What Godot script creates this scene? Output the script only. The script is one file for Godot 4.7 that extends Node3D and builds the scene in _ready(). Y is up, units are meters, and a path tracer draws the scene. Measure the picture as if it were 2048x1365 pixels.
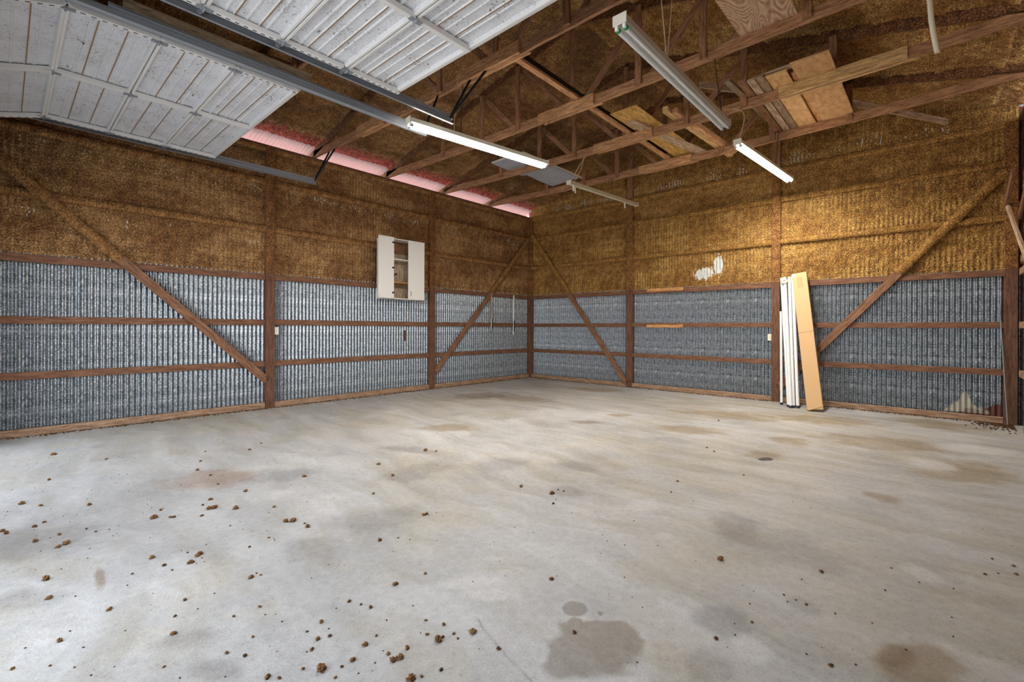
extends Node3D
# A pole barn seen from its front right corner. x runs along the back wall, z along the left wall
# towards the open doors, y up; the back left corner post stands at the origin.

const BAY_L := 3.658          # post spacing on the long walls
const BAY_B := 3.26           # post spacing on the back wall
const LEN := 10.974           # length of the barn (front wall)
const WID := 9.86             # inner face of the right wall
const RIDGE := 4.91
const SLOPE := 0.24
const EAVE := 5.0             # underside of the roof metal above the left wall
const WALL_TOP := 4.75
const FOAM_FROM := 2.425
const TRUSS_Z := [1.61, 3.22, 4.84, 6.47, 8.08, 9.7]

const CRUMBS = [ [4.42, 7.17, 0.066], [4.60, 9.42, 0.060], [1.50, 10.18, 0.059], [4.49, 9.79, 0.057], [4.74, 9.30, 0.057], [5.32, 9.09, 0.056], [6.96, 9.65, 0.053], [4.58, 10.28, 0.053], [6.40, 7.29, 0.053], [5.10, 10.40, 0.050], [4.59, 9.45, 0.050], [4.34, 8.58, 0.049], [7.90, 7.49, 0.048], [3.35, 10.46, 0.048], [7.18, 9.19, 0.047], [5.29, 9.13, 0.047], [4.94, 7.97, 0.045], [2.88, 8.59, 0.044], [4.37, 9.11, 0.044], [4.51, 7.86, 0.044], [5.50, 9.06, 0.043], [6.36, 2.88, 0.042], [6.08, 7.34, 0.042], [4.38, 10.42, 0.042], [3.34, 9.23, 0.042], [7.29, 9.42, 0.042], [5.49, 9.78, 0.041], [4.06, 10.55, 0.041], [3.78, 10.09, 0.041], [5.40, 9.71, 0.040], [7.26, 9.04, 0.040], [5.24, 9.93, 0.039], [4.37, 9.38, 0.039], [3.99, 10.57, 0.038], [6.08, 8.82, 0.038], [5.42, 9.73, 0.037], [6.63, 9.06, 0.037], [7.15, 9.38, 0.037], [5.95, 9.59, 0.036], [4.05, 10.41, 0.036], [5.95, 8.32, 0.036], [5.95, 8.35, 0.036], [5.38, 10.40, 0.036], [4.61, 10.32, 0.036], [2.67, 10.27, 0.036], [7.14, 9.41, 0.034], [2.17, 9.80, 0.034], [3.52, 10.36, 0.034], [4.54, 7.11, 0.033], [5.25, 8.37, 0.032], [7.25, 8.41, 0.032], [4.36, 10.30, 0.032], [4.57, 9.70, 0.032], [6.22, 10.02, 0.032], [3.00, 9.12, 0.032], [2.65, 8.38, 0.031], [5.89, 10.39, 0.031], [3.63, 9.19, 0.031], [4.93, 9.08, 0.030], [7.01, 9.53, 0.030], [4.34, 9.72, 0.030], [6.96, 9.44, 0.030], [8.40, 7.23, 0.030], [6.84, 9.82, 0.030], [2.59, 8.97, 0.029], [4.71, 9.53, 0.029], [4.58, 9.68, 0.029], [5.41, 9.90, 0.028], [3.99, 10.36, 0.028], [6.83, 4.72, 0.027], [7.12, 9.32, 0.027], [4.46, 9.46, 0.027], [6.76, 9.57, 0.027], [3.98, 9.22, 0.027], [6.65, 9.50, 0.027], [6.55, 7.47, 0.027], [6.96, 4.84, 0.026], [6.72, 9.27, 0.026], [5.75, 10.20, 0.026], [7.08, 6.20, 0.026], [8.14, 8.29, 0.025], [6.44, 7.17, 0.025], [6.66, 8.87, 0.025], [6.59, 9.32, 0.024], [5.93, 9.91, 0.024], [7.62, 8.71, 0.024], [9.27, 6.46, 0.024], [5.74, 10.19, 0.024], [8.57, 8.13, 0.023], [7.43, 9.04, 0.023], [7.11, 9.10, 0.023], [7.09, 9.40, 0.023], [6.55, 9.89, 0.022], [7.49, 5.56, 0.022], [6.63, 9.84, 0.022], [9.27, 6.33, 0.022], [5.53, 9.46, 0.022], [6.29, 9.66, 0.022], [6.78, 9.52, 0.022], [5.43, 9.05, 0.022], [5.99, 10.54, 0.021], [4.37, 10.16, 0.021], [6.38, 7.17, 0.021], [6.81, 9.62, 0.021], [5.48, 9.32, 0.020], [7.16, 6.53, 0.020], [7.11, 9.20, 0.020], [7.34, 9.30, 0.020], [6.88, 9.79, 0.019], [8.40, 7.68, 0.019], [6.28, 9.78, 0.019], [6.06, 9.98, 0.019], [9.13, 6.59, 0.019], [7.02, 9.14, 0.018], [6.90, 9.70, 0.018], [8.23, 8.04, 0.018], [4.48, 10.12, 0.018], [7.20, 9.11, 0.018], [6.52, 9.77, 0.018], [6.94, 9.37, 0.017], [5.51, 9.88, 0.017], [7.18, 9.16, 0.017], [7.05, 9.63, 0.017], [7.31, 9.38, 0.017], [5.92, 9.55, 0.017], [5.39, 10.05, 0.017], [5.96, 9.54, 0.017], [9.18, 6.29, 0.017], [6.66, 9.29, 0.017], [5.32, 9.76, 0.016], [7.01, 9.58, 0.016], [6.45, 10.10, 0.016], [6.14, 8.71, 0.016], [7.01, 9.58, 0.016], [5.07, 9.44, 0.015], [7.24, 9.12, 0.015], [8.70, 7.22, 0.015], [4.50, 10.05, 0.015], [8.29, 7.66, 0.015], [6.67, 9.58, 0.014], [8.71, 6.88, 0.014], [9.19, 6.52, 0.013], [8.84, 6.98, 0.013], [6.08, 10.43, 0.013], [6.87, 9.11, 0.012], [8.35, 7.67, 0.012], [5.83, 10.35, 0.012], [8.32, 7.72, 0.012], [6.03, 10.32, 0.011], [6.17, 10.36, 0.011], [6.02, 10.17, 0.010] ]
const STAINS = [ [7.74,8.76,0.155,-0.143,0.114,0.176,"wet"], [7.51,8.54,0.058,-0.028,0.032,0.058,"wet"], [7.58,8.64,0.028,-0.026,0.025,0.036,"wet"], [7.63,8.49,0.013,-0.012,0.011,0.019,"wet"], [7.72,8.60,0.107,-0.100,0.059,0.098,"wet"], [8.84,7.87,0.150,-0.072,-0.010,0.213,"brown"], [8.77,7.85,0.084,-0.077,0.006,0.126,"brown"], [8.12,6.98,0.438,0.030,0.043,0.367,"grey"], [7.80,6.86,0.204,0.046,0.043,0.244,"grey"], [7.50,3.62,0.248,-0.010,0.050,0.282,"olive"], [7.42,4.61,0.198,-0.081,0.055,0.239,"olive"], [7.49,4.77,0.067,-0.062,0.022,0.089,"black"], [8.57,5.39,0.138,0.011,0.003,0.141,"brown"], [8.38,2.86,0.795,-0.152,0.026,0.484,"olive"], [9.14,3.87,0.428,-0.128,-0.029,0.574,"olive"], [9.32,2.49,0.457,-0.079,-0.022,0.340,"pale"], [8.87,3.76,0.231,0.038,-0.007,0.306,"pale"], [3.73,9.22,0.186,-0.406,0.329,0.077,"pink"], [1.66,3.63,0.356,-0.732,0.374,0.353,"dark"], [2.51,3.30,0.675,-0.311,0.315,0.363,"dark"], [4.17,4.00,0.560,-0.225,0.248,0.353,"pale"], [4.90,4.42,0.287,-0.190,0.084,0.131,"dark"], [4.97,3.54,0.189,-0.097,0.089,0.162,"olive"], [2.92,1.05,0.652,-0.255,0.240,0.388,"olive"], [4.25,7.27,0.362,-0.202,0.131,0.096,"grey"], [6.09,6.48,0.288,-0.142,0.117,0.180,"grey"], [3.73,5.14,0.128,-0.123,0.113,0.119,"grey"], [5.01,7.75,0.124,-0.485,0.223,0.144,"grey"], [6.46,7.17,0.155,-0.085,0.086,0.127,"grey"], [4.13,8.68,0.096,-0.306,0.230,0.082,"grey"], [5.46,6.97,0.235,-0.220,0.202,0.211,"grey"], [5.29,10.18,0.025,-0.023,0.158,0.016,"brown"], [5.91,9.16,0.193,-0.179,0.202,0.096,"grey"], [6.90,8.77,0.125,-0.161,0.049,0.040,"pale"], [8.28,8.26,0.085,-0.010,0.009,0.110,"pale"], [8.10,8.12,0.122,-0.057,0.032,0.133,"grey"], [8.18,8.48,0.105,-0.055,0.031,0.133,"grey"], [8.38,7.70,0.085,0.002,0.004,0.088,"grey"], [4.39,10.37,0.028,-0.275,0.370,-0.001,"grey"], [5.32,10.47,0.065,-0.149,0.170,-0.004,"grey"], [3.63,6.13,0.320,-0.305,0.212,0.179,"olive"], [6.28,3.84,0.484,-0.212,0.101,0.268,"olive"], [6.32,4.63,0.277,-0.133,0.079,0.188,"grey"], [7.59,1.57,0.749,-0.154,0.061,0.450,"olive"], [8.97,0.80,0.639,-0.006,-0.009,0.518,"olive"], [6.26,2.25,0.838,-0.299,0.119,0.389,"olive"], [5.75,8.65,0.138,-0.358,0.258,0.134,"grey"], [6.62,9.96,0.095,-0.087,0.084,0.022,"grey"], [6.30,9.97,0.069,-0.124,0.097,0.014,"grey"], [7.12,6.96,0.173,-0.097,0.067,0.146,"pale"], [7.49,7.40,0.064,-0.038,0.022,0.055,"pale"], [8.86,6.84,0.122,0.038,-0.010,0.110,"pale"], [7.91,8.87,0.168,-0.155,0.025,0.043,"pale"], [7.09,8.76,0.121,-0.112,0.041,0.040,"pale"] ]
var M := {}
var counts := {}
var rng := RandomNumberGenerator.new()

# ------------------------------------------------------------------ mesh collector
class MB:
	var v := PackedVector3Array()
	var n := PackedVector3Array()
	var uv := PackedVector2Array()
	var uv2 := PackedVector2Array()
	var col := PackedColorArray()
	var idx := PackedInt32Array()
	func quad(a: Vector3, b: Vector3, c: Vector3, d: Vector3, ua := Vector2.ZERO, ub := Vector2.ZERO, uc := Vector2.ZERO, ud := Vector2.ZERO) -> void:
		# a b c d run clockwise seen from the front
		var nn := (c - a).cross(b - a).normalized()
		if nn.length_squared() < 0.5: nn = (d - a).cross(c - a).normalized()
		var k := v.size()
		v.append_array([a, b, c, d]); n.append_array([nn, nn, nn, nn]); uv.append_array([ua, ub, uc, ud])
		idx.append_array([k, k + 1, k + 2, k, k + 2, k + 3])
	func tri(a: Vector3, b: Vector3, c: Vector3) -> void:
		var nn := (c - a).cross(b - a).normalized()
		var k := v.size()
		v.append_array([a, b, c]); n.append_array([nn, nn, nn]); uv.append_array([Vector2(a.x, a.y), Vector2(b.x, b.y), Vector2(c.x, c.y)])
		idx.append_array([k, k + 1, k + 2])
	# a board or bar from a to b: w wide (sideways), h high (along up), edges chamfered by ch
	func beam(a: Vector3, b: Vector3, w: float, h: float, up := Vector3.UP, ch := 0.004, uo := Vector2.ZERO) -> void:
		var d := (b - a).normalized()
		var s := d.cross(up)
		if s.length() < 0.01: s = d.cross(Vector3.RIGHT)
		s = s.normalized()
		var t := s.cross(d).normalized()
		ch = minf(ch, minf(w, h) * 0.4)
		var p := [Vector2(-w / 2 + ch, h / 2), Vector2(w / 2 - ch, h / 2), Vector2(w / 2, h / 2 - ch), Vector2(w / 2, -h / 2 + ch), Vector2(w / 2 - ch, -h / 2), Vector2(-w / 2 + ch, -h / 2), Vector2(-w / 2, -h / 2 + ch), Vector2(-w / 2, h / 2 - ch)]
		var l := a.distance_to(b)
		var run := 0.0
		for i in 8:
			var p0: Vector2 = p[i]
			var p1: Vector2 = p[(i + 1) % 8]
			var o0 := s * p0.x + t * p0.y
			var o1 := s * p1.x + t * p1.y
			var e := p0.distance_to(p1)
			quad(a + o0, b + o0, b + o1, a + o1, uo + Vector2(0, run), uo + Vector2(l, run), uo + Vector2(l, run + e), uo + Vector2(0, run + e))
			run += e
		for q in [[a, -1.0], [b, 1.0]]:
			var c: Vector3 = q[0]
			var k := v.size()
			for i in 8:
				var pi: Vector2 = p[i]
				v.append(c + s * pi.x + t * pi.y); n.append(d * q[1]); uv.append(uo + Vector2(0.3 + pi.x * 0.15, pi.y * 2.0))
			for i in range(1, 7):
				if q[1] > 0: idx.append_array([k, k + i + 1, k + i])
				else: idx.append_array([k, k + i, k + i + 1])
	func box(c: Vector3, size: Vector3, ch := 0.003) -> void:
		# the long axis carries the grain
		if size.x >= size.y and size.x >= size.z: beam(c - Vector3(size.x / 2, 0, 0), c + Vector3(size.x / 2, 0, 0), size.z, size.y, Vector3.UP, ch)
		elif size.y >= size.z: beam(c - Vector3(0, size.y / 2, 0), c + Vector3(0, size.y / 2, 0), size.x, size.z, Vector3.BACK, ch)
		else: beam(c - Vector3(0, 0, size.z / 2), c + Vector3(0, 0, size.z / 2), size.x, size.y, Vector3.UP, ch)
	func tube(pts: Array, r: float, sides := 8, cap := true) -> void:
		var prev := Vector3.ZERO
		var run := 0.0
		var base := v.size()
		var side := Vector3.ZERO
		for i in pts.size():
			var p: Vector3 = pts[i]
			var q0: Vector3 = pts[maxi(i - 1, 0)]
			var q1: Vector3 = pts[mini(i + 1, pts.size() - 1)]
			var d := (q1 - q0).normalized()
			if i == 0:
				side = d.cross(Vector3.UP if absf(d.y) < 0.9 else Vector3.RIGHT).normalized()
			else:
				run += p.distance_to(prev)
				side = (side - d * side.dot(d)).normalized()
			prev = p
			var t := d.cross(side)
			for k in sides + 1:
				var a := TAU * k / sides
				var o := side * cos(a) + t * sin(a)
				v.append(p + o * r); n.append(o); uv.append(Vector2(run, a * r))
		for i in pts.size() - 1:
			for k in sides:
				var a := base + i * (sides + 1) + k
				idx.append_array([a, a + sides + 2, a + 1, a, a + sides + 1, a + sides + 2])
		if cap:
			for e in [0, pts.size() - 1]:
				var p: Vector3 = pts[e]
				var d: Vector3 = (pts[1] - pts[0]).normalized() * -1.0 if e == 0 else (pts[e] - pts[e - 1]).normalized()
				var k0 := v.size()
				v.append(p); n.append(d); uv.append(Vector2.ZERO)
				for k in sides + 1:
					v.append(v[base + e * (sides + 1) + k]); n.append(d); uv.append(Vector2.ZERO)
				for k in sides:
					if e == 0: idx.append_array([k0, k0 + k + 1, k0 + k + 2])
					else: idx.append_array([k0, k0 + k + 2, k0 + k + 1])
	# a profile (points in the plane of ax, ay round o) swept by the vector along
	func extrude(o: Vector3, ax: Vector3, ay: Vector3, prof: Array, along: Vector3, closed := true) -> void:
		var m := prof.size()
		var run := 0.0
		for i in (m if closed else m - 1):
			var p0: Vector2 = prof[i]
			var p1: Vector2 = prof[(i + 1) % m]
			var a := o + ax * p0.x + ay * p0.y
			var b := o + ax * p1.x + ay * p1.y
			var e := p0.distance_to(p1)
			var l := along.length()
			quad(a, a + along, b + along, b, Vector2(0, run), Vector2(l, run), Vector2(l, run + e), Vector2(0, run + e))
			run += e
		if closed:
			var poly := PackedVector2Array(prof)
			var tri_i := Geometry2D.triangulate_polygon(poly)
			for i in range(0, tri_i.size(), 3):
				var q := [poly[tri_i[i]], poly[tri_i[i + 1]], poly[tri_i[i + 2]]]
				var w := []
				for z in q: w.append(o + ax * z.x + ay * z.y)
				tri(w[0], w[1], w[2]); tri(w[0] + along, w[2] + along, w[1] + along)
	func mesh(mat: Material) -> ArrayMesh:
		var a := []
		a.resize(Mesh.ARRAY_MAX)
		a[Mesh.ARRAY_VERTEX] = v; a[Mesh.ARRAY_NORMAL] = n; a[Mesh.ARRAY_INDEX] = idx
		if uv.size() == v.size(): a[Mesh.ARRAY_TEX_UV] = uv
		if uv2.size() == v.size(): a[Mesh.ARRAY_TEX_UV2] = uv2
		if col.size() == v.size(): a[Mesh.ARRAY_COLOR] = col
		var m := ArrayMesh.new()
		m.add_surface_from_arrays(Mesh.PRIMITIVE_TRIANGLES, a)
		m.surface_set_material(0, mat)
		return m

# ------------------------------------------------------------------ nodes
func numbered(parent: Node, called: String) -> String:
	var key := str(parent.get_instance_id()) + called
	var k: int = counts.get(key, 0)
	counts[key] = k + 1
	return called if k == 0 else "%s_%03d" % [called, k]

func obj(called: String, mb: MB, mat: Material, parent: Node = self) -> MeshInstance3D:
	return obj_mesh(called, mb.mesh(mat), parent)

func obj_mesh(called: String, m: Mesh, parent: Node = self) -> MeshInstance3D:
	var o := MeshInstance3D.new()
	o.mesh = m
	o.name = numbered(parent, called)
	parent.add_child(o, true)
	return o

func tag(o: Node, label: String, category := "", group := "", kind := "") -> Node:
	if label: o.set_meta("label", label)
	if category: o.set_meta("category", category)
	if group: o.set_meta("group", group)
	if kind: o.set_meta("kind", kind)
	return o

func thing(called: String, label: String, category: String, at := Vector3.ZERO, group := "") -> Node3D:
	var o := Node3D.new()
	o.name = numbered(self, called)
	add_child(o, true)
	o.position = at
	tag(o, label, category, group)
	return o

func setting(called: String, label: String) -> Node3D:
	var o := Node3D.new()
	o.name = called
	add_child(o, true)
	tag(o, label, "", "", "structure")
	return o

func board(called: String, a: Vector3, b: Vector3, w: float, h: float, mat: Material, parent: Node = self, up := Vector3.UP, ch := 0.004) -> MeshInstance3D:
	var mb := MB.new()
	mb.beam(a, b, w, h, up, ch, Vector2(rng.randf() * 5.0, rng.randf() * 3.0))
	return obj(called, mb, mat, parent)

# ------------------------------------------------------------------ textures
func noise_bytes(size: int, freq: float, s: int, kind := FastNoiseLite.TYPE_SIMPLEX_SMOOTH, oct := 4, gain := 0.5) -> PackedByteArray:
	var f := FastNoiseLite.new()
	f.seed = s; f.noise_type = kind; f.frequency = freq; f.fractal_octaves = oct; f.fractal_gain = gain
	if kind == FastNoiseLite.TYPE_CELLULAR:
		f.cellular_return_type = FastNoiseLite.RETURN_DISTANCE; f.fractal_type = FastNoiseLite.FRACTAL_NONE
	var im := f.get_seamless_image(size, size)
	im.convert(Image.FORMAT_L8)
	return im.get_data()

func cells_bytes(size: int, freq: float, s: int) -> PackedByteArray:
	var f := FastNoiseLite.new()
	f.seed = s; f.noise_type = FastNoiseLite.TYPE_CELLULAR; f.frequency = freq; f.fractal_type = FastNoiseLite.FRACTAL_NONE
	f.cellular_return_type = FastNoiseLite.RETURN_CELL_VALUE
	var im := f.get_seamless_image(size, size)
	im.convert(Image.FORMAT_L8)
	return im.get_data()

func ramp_lut(stops: Array) -> PackedByteArray:
	# stops: [position 0..1, Color]; 256 sRGB triples
	var out := PackedByteArray()
	out.resize(768)
	for i in 256:
		var t := i / 255.0
		var c: Color = stops[0][1]
		for k in stops.size() - 1:
			var p0: float = stops[k][0]
			var p1: float = stops[k + 1][0]
			if t >= p0: c = (stops[k][1] as Color).lerp(stops[k + 1][1], clampf((t - p0) / maxf(p1 - p0, 0.001), 0, 1))
		out[i * 3] = int(c.r * 255); out[i * 3 + 1] = int(c.g * 255); out[i * 3 + 2] = int(c.b * 255)
	return out

func rgb8(r: int, g: int, b: int) -> Color: return Color(r / 255.0, g / 255.0, b / 255.0)

# weighted sum of grey noises, stretched about the middle, through a colour ramp
func ramp_tex(size: int, layers: Array, weights: Array, contrast: float, stops: Array) -> Array:
	var lut := ramp_lut(stops)
	var data := PackedByteArray()
	data.resize(size * size * 3)
	var grey := PackedByteArray()
	grey.resize(size * size)
	var l0: PackedByteArray = layers[0]
	var l1: PackedByteArray = layers[1]
	var l2: PackedByteArray = layers[2] if layers.size() > 2 else layers[1]
	var w0: float = weights[0] * contrast
	var w1: float = weights[1] * contrast
	var w2: float = (weights[2] if layers.size() > 2 else 0.0) * contrast
	var off := 127.5 - 127.5 * contrast * (w0 + w1 + w2) / contrast
	for i in size * size:
		var t := clampi(int(l0[i] * w0 + l1[i] * w1 + l2[i] * w2 + off), 0, 255)
		grey[i] = t
		t *= 3
		var j := i * 3
		data[j] = lut[t]; data[j + 1] = lut[t + 1]; data[j + 2] = lut[t + 2]
	var tex := ImageTexture.create_from_image(mip(Image.create_from_data(size, size, false, Image.FORMAT_RGB8, data)))
	var h := ImageTexture.create_from_image(mip(Image.create_from_data(size, size, false, Image.FORMAT_L8, grey)))
	return [tex, h]

func mip(im: Image) -> Image: return im

func mat(c: Color, rough := 0.8, metal := 0.0) -> StandardMaterial3D:
	var m := StandardMaterial3D.new()
	m.albedo_color = c; m.roughness = rough; m.metallic = metal
	return m

func tri_mat(tex: Texture2D, tile: float, tint := Color.WHITE, rough := 0.9, height: Texture2D = null, relief := 0.0) -> StandardMaterial3D:
	var m := mat(tint, rough)
	m.albedo_texture = tex
	m.uv1_triplanar = true; m.uv1_world_triplanar = true
	m.uv1_scale = Vector3.ONE / tile
	if height:
		m.heightmap_enabled = true; m.heightmap_texture = height; m.heightmap_scale = relief
	return m

func wood_mat(tex: Array, tint: Color, rough := 0.85) -> StandardMaterial3D:
	var m := mat(tint, rough)
	m.albedo_texture = tex[0]
	m.uv1_scale = Vector3(0.45, 4.0, 1.0)
	m.heightmap_enabled = true; m.heightmap_texture = tex[1]; m.heightmap_scale = 0.12
	return m

func make_materials() -> void:
	# wood grain: noise that the UVs stretch along the board
	var g1 := noise_bytes(512, 0.012, 5, FastNoiseLite.TYPE_SIMPLEX_SMOOTH, 5, 0.6)
	var g2 := noise_bytes(512, 0.05, 8, FastNoiseLite.TYPE_SIMPLEX_SMOOTH, 3)
	var wt := ramp_tex(512, [g1, g2], [0.6, 0.4], 1.7, [[0.0, rgb8(150, 136, 124)], [0.3, rgb8(194, 182, 172)], [0.6, rgb8(226, 218, 210)], [1.0, rgb8(255, 252, 246)]])
	M.post = wood_mat(wt, rgb8(128, 92, 72))
	M.girt = wood_mat(wt, rgb8(146, 106, 82))
	M.brace = wood_mat(wt, rgb8(158, 118, 90))
	M.sill = wood_mat(wt, rgb8(190, 158, 130))
	M.truss = wood_mat(wt, rgb8(196, 150, 112))
	M.web = wood_mat(wt, rgb8(178, 134, 98))
	M.splice = wood_mat(wt, rgb8(228, 178, 130))
	M.pine = wood_mat(wt, rgb8(238, 202, 142))
	M.newpine = wood_mat(wt, rgb8(236, 180, 118))
	M.pale = wood_mat(wt, rgb8(220, 196, 168))
	M.yellow = wood_mat(wt, rgb8(240, 196, 112))
	M.grey_board = wood_mat(wt, rgb8(176, 152, 126))
	M.door_strip = wood_mat(wt, rgb8(176, 158, 132))
	# plywood: broad wavy rings
	var pr := noise_bytes(512, 0.0045, 21, FastNoiseLite.TYPE_SIMPLEX_SMOOTH, 2)
	var rings := PackedByteArray()
	rings.resize(pr.size())
	for i in pr.size():
		rings[i] = int(127.5 + 127.5 * sin(pr[i] * 0.32))
	var pt := ramp_tex(512, [rings, g2], [0.55, 0.45], 1.1, [[0.0, rgb8(150, 112, 84)], [0.45, rgb8(196, 160, 128)], [1.0, rgb8(222, 194, 166)]])
	M.ply = mat(Color.WHITE, 0.8); M.ply.albedo_texture = pt[0]; M.ply.uv1_scale = Vector3(0.28, 0.9, 1)
	var pt2 := ramp_tex(512, [g1, g2], [0.6, 0.4], 1.2, [[0.0, rgb8(176, 124, 74)], [0.5, rgb8(214, 168, 112)], [1.0, rgb8(232, 196, 146)]])
	M.ply_gold = mat(Color.WHITE, 0.8); M.ply_gold.albedo_texture = pt2[0]; M.ply_gold.uv1_scale = Vector3(0.6, 1.6, 1)
	# sprayed cellulose
	var f1 := noise_bytes(1024, 0.045, 31, FastNoiseLite.TYPE_SIMPLEX_SMOOTH, 4, 0.65)
	var f2 := noise_bytes(1024, 0.06, 32, FastNoiseLite.TYPE_CELLULAR)
	var f3 := noise_bytes(1024, 0.008, 33, FastNoiseLite.TYPE_SIMPLEX_SMOOTH, 3)
	var ft := ramp_tex(1024, [f1, f2, f3], [0.5, 0.3, 0.2], 2.3, [[0.0, rgb8(92, 74, 54)], [0.28, rgb8(152, 130, 102)], [0.55, rgb8(204, 184, 152)], [0.8, rgb8(244, 232, 208)], [1.0, rgb8(255, 253, 246)]])
	M.foam = tri_mat(ft[0], 1.3, Color.WHITE, 0.95, ft[1], 1.6)
	M.foam.vertex_color_use_as_albedo = true
	M.overspray = tri_mat(ft[0], 1.3, rgb8(160, 120, 84), 0.92, ft[1], 0.4)
	M.coat_left = tri_mat(ft[0], 1.3, rgb8(176, 134, 94), 0.92, ft[1], 0.5)
	M.coat_back = tri_mat(ft[0], 1.3, rgb8(188, 146, 90), 0.92, ft[1], 0.5)
	M.foam_board = tri_mat(ft[0], 1.3, rgb8(214, 174, 124), 0.95, ft[1], 1.2)
	M.foam_board_gold = tri_mat(ft[0], 1.3, rgb8(228, 188, 116), 0.95, ft[1], 1.2)
	M.crumb = tri_mat(ft[0], 0.2, rgb8(220, 178, 128), 0.95, ft[1], 0.8)
	M.crumb_dark = tri_mat(ft[0], 0.35, rgb8(160, 122, 88), 0.95, ft[1], 0.8)
	M.bare = tri_mat(ft[0], 0.9, rgb8(255, 255, 255), 0.7)
	M.bare.albedo_texture = null; M.bare.albedo_color = rgb8(206, 208, 200)
	# galvanised steel with its spangle
	var z1 := cells_bytes(512, 0.09, 41)
	var z2 := noise_bytes(512, 0.01, 42, FastNoiseLite.TYPE_SIMPLEX_SMOOTH, 3)
	var z3 := cells_bytes(512, 0.22, 43)
	var zt := ramp_tex(512, [z1, z2, z3], [0.5, 0.2, 0.3], 1.25, [[0.0, rgb8(68, 73, 78)], [0.4, rgb8(120, 127, 132)], [0.75, rgb8(180, 186, 191)], [1.0, rgb8(246, 248, 250)]])
	M.galv = tri_mat(zt[0], 0.55, Color.WHITE, 0.33)
	M.galv.metallic = 0.82; M.galv.metallic_specular = 0.5
	M.steel = mat(rgb8(150, 156, 163), 0.42, 0.3)
	M.dark_steel = mat(rgb8(70, 70, 72), 0.5, 0.7)
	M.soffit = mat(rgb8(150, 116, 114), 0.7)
	M.white_soffit = mat(rgb8(190, 196, 202), 0.7)
	M.rust = mat(rgb8(98, 62, 52), 0.9)
	M.dust = mat(rgb8(172, 166, 152), 0.9)
	# doors
	var d1 := noise_bytes(1024, 0.006, 51, FastNoiseLite.TYPE_SIMPLEX_SMOOTH, 4)
	var d2 := noise_bytes(1024, 0.05, 52, FastNoiseLite.TYPE_SIMPLEX_SMOOTH, 3, 0.6)
	var dt := ramp_tex(1024, [d1, d2], [0.35, 0.65], 1.5, [[0.0, rgb8(80, 62, 48)], [0.09, rgb8(150, 142, 136)], [0.16, rgb8(206, 208, 212)], [0.5, rgb8(224, 227, 232)], [1.0, rgb8(236, 238, 242)]])
	M.door = tri_mat(dt[0], 1.7, Color.WHITE, 0.45)
	M.door_trim = mat(rgb8(230, 230, 228), 0.5)
	M.seam = mat(rgb8(150, 116, 78), 0.8)
	M.slot = mat(rgb8(50, 44, 38), 0.9)
	# fittings
	M.enamel = mat(rgb8(226, 222, 206), 0.45)
	M.enamel_old = tri_mat(dt[0], 1.1, rgb8(226, 208, 170), 0.55)
	M.tube_off = mat(rgb8(228, 232, 234), 0.25)
	M.plastic = mat(rgb8(240, 240, 236), 0.4)
	M.ivory = mat(rgb8(232, 222, 196), 0.45)
	M.green = mat(rgb8(30, 150, 80), 0.5)
	M.black = mat(rgb8(26, 26, 28), 0.6)
	M.cord = mat(rgb8(196, 174, 140), 0.7)
	M.cord_dark = mat(rgb8(60, 46, 36), 0.8)
	M.cabinet = mat(rgb8(236, 234, 228), 0.5)
	M.cabinet_in = wood_mat(wt, rgb8(222, 206, 178))
	M.pvc = mat(rgb8(240, 240, 238), 0.3)
	M.card = mat(rgb8(212, 172, 124), 0.85)
	M.card_print = mat(rgb8(150, 112, 72), 0.85)
	M.lit = mat(rgb8(255, 255, 255), 0.4)
	M.lit.emission_enabled = true; M.lit.emission = Color(1.0, 0.97, 0.92); M.lit.emission_energy_multiplier = 9.0
	M.red_clad = mat(rgb8(140, 44, 36), 0.6)
	M.roof_metal = mat(rgb8(150, 154, 160), 0.5, 0.4)
	M.grey_sheet = tri_mat(dt[0], 2.3, rgb8(206, 210, 218), 0.6)
	# outside
	var gt := ramp_tex(256, [noise_bytes(256, 0.03, 61), noise_bytes(256, 0.15, 62)], [0.5, 0.5], 1.2, [[0.0, rgb8(146, 144, 142)], [1.0, rgb8(204, 204, 204)]])
	M.gravel = tri_mat(gt[0], 2.0, Color.WHITE, 0.95)

# the slab: fine tile on UV1, stains of the whole floor on UV2
func floor_material() -> StandardMaterial3D:
	var size := 1024
	var a := noise_bytes(size, 0.09, 71, FastNoiseLite.TYPE_SIMPLEX_SMOOTH, 4, 0.7)
	var b := noise_bytes(size, 0.03, 72, FastNoiseLite.TYPE_SIMPLEX_SMOOTH, 4)
	var c := noise_bytes(size, 0.03, 73, FastNoiseLite.TYPE_CELLULAR)
	var ct := ramp_tex(size, [a, b, c], [0.55, 0.2, 0.25], 1.1, [[0.0, rgb8(152, 149, 147)], [0.3, rgb8(188, 186, 184)], [0.7, rgb8(206, 205, 203)], [1.0, rgb8(228, 227, 226)]])
	var m := mat(Color.WHITE, 0.62)
	m.albedo_texture = ct[0]
	m.heightmap_enabled = true; m.heightmap_texture = ct[1]; m.heightmap_scale = 0.22
	m.uv1_scale = Vector3(1.0 / 1.7, 1.0 / 1.7, 1)
	m.detail_enabled = true
	m.detail_blend_mode = BaseMaterial3D.BLEND_MODE_MUL
	m.detail_uv_layer = BaseMaterial3D.DETAIL_UV_2
	m.detail_albedo = stain_map()
	return m

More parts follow.
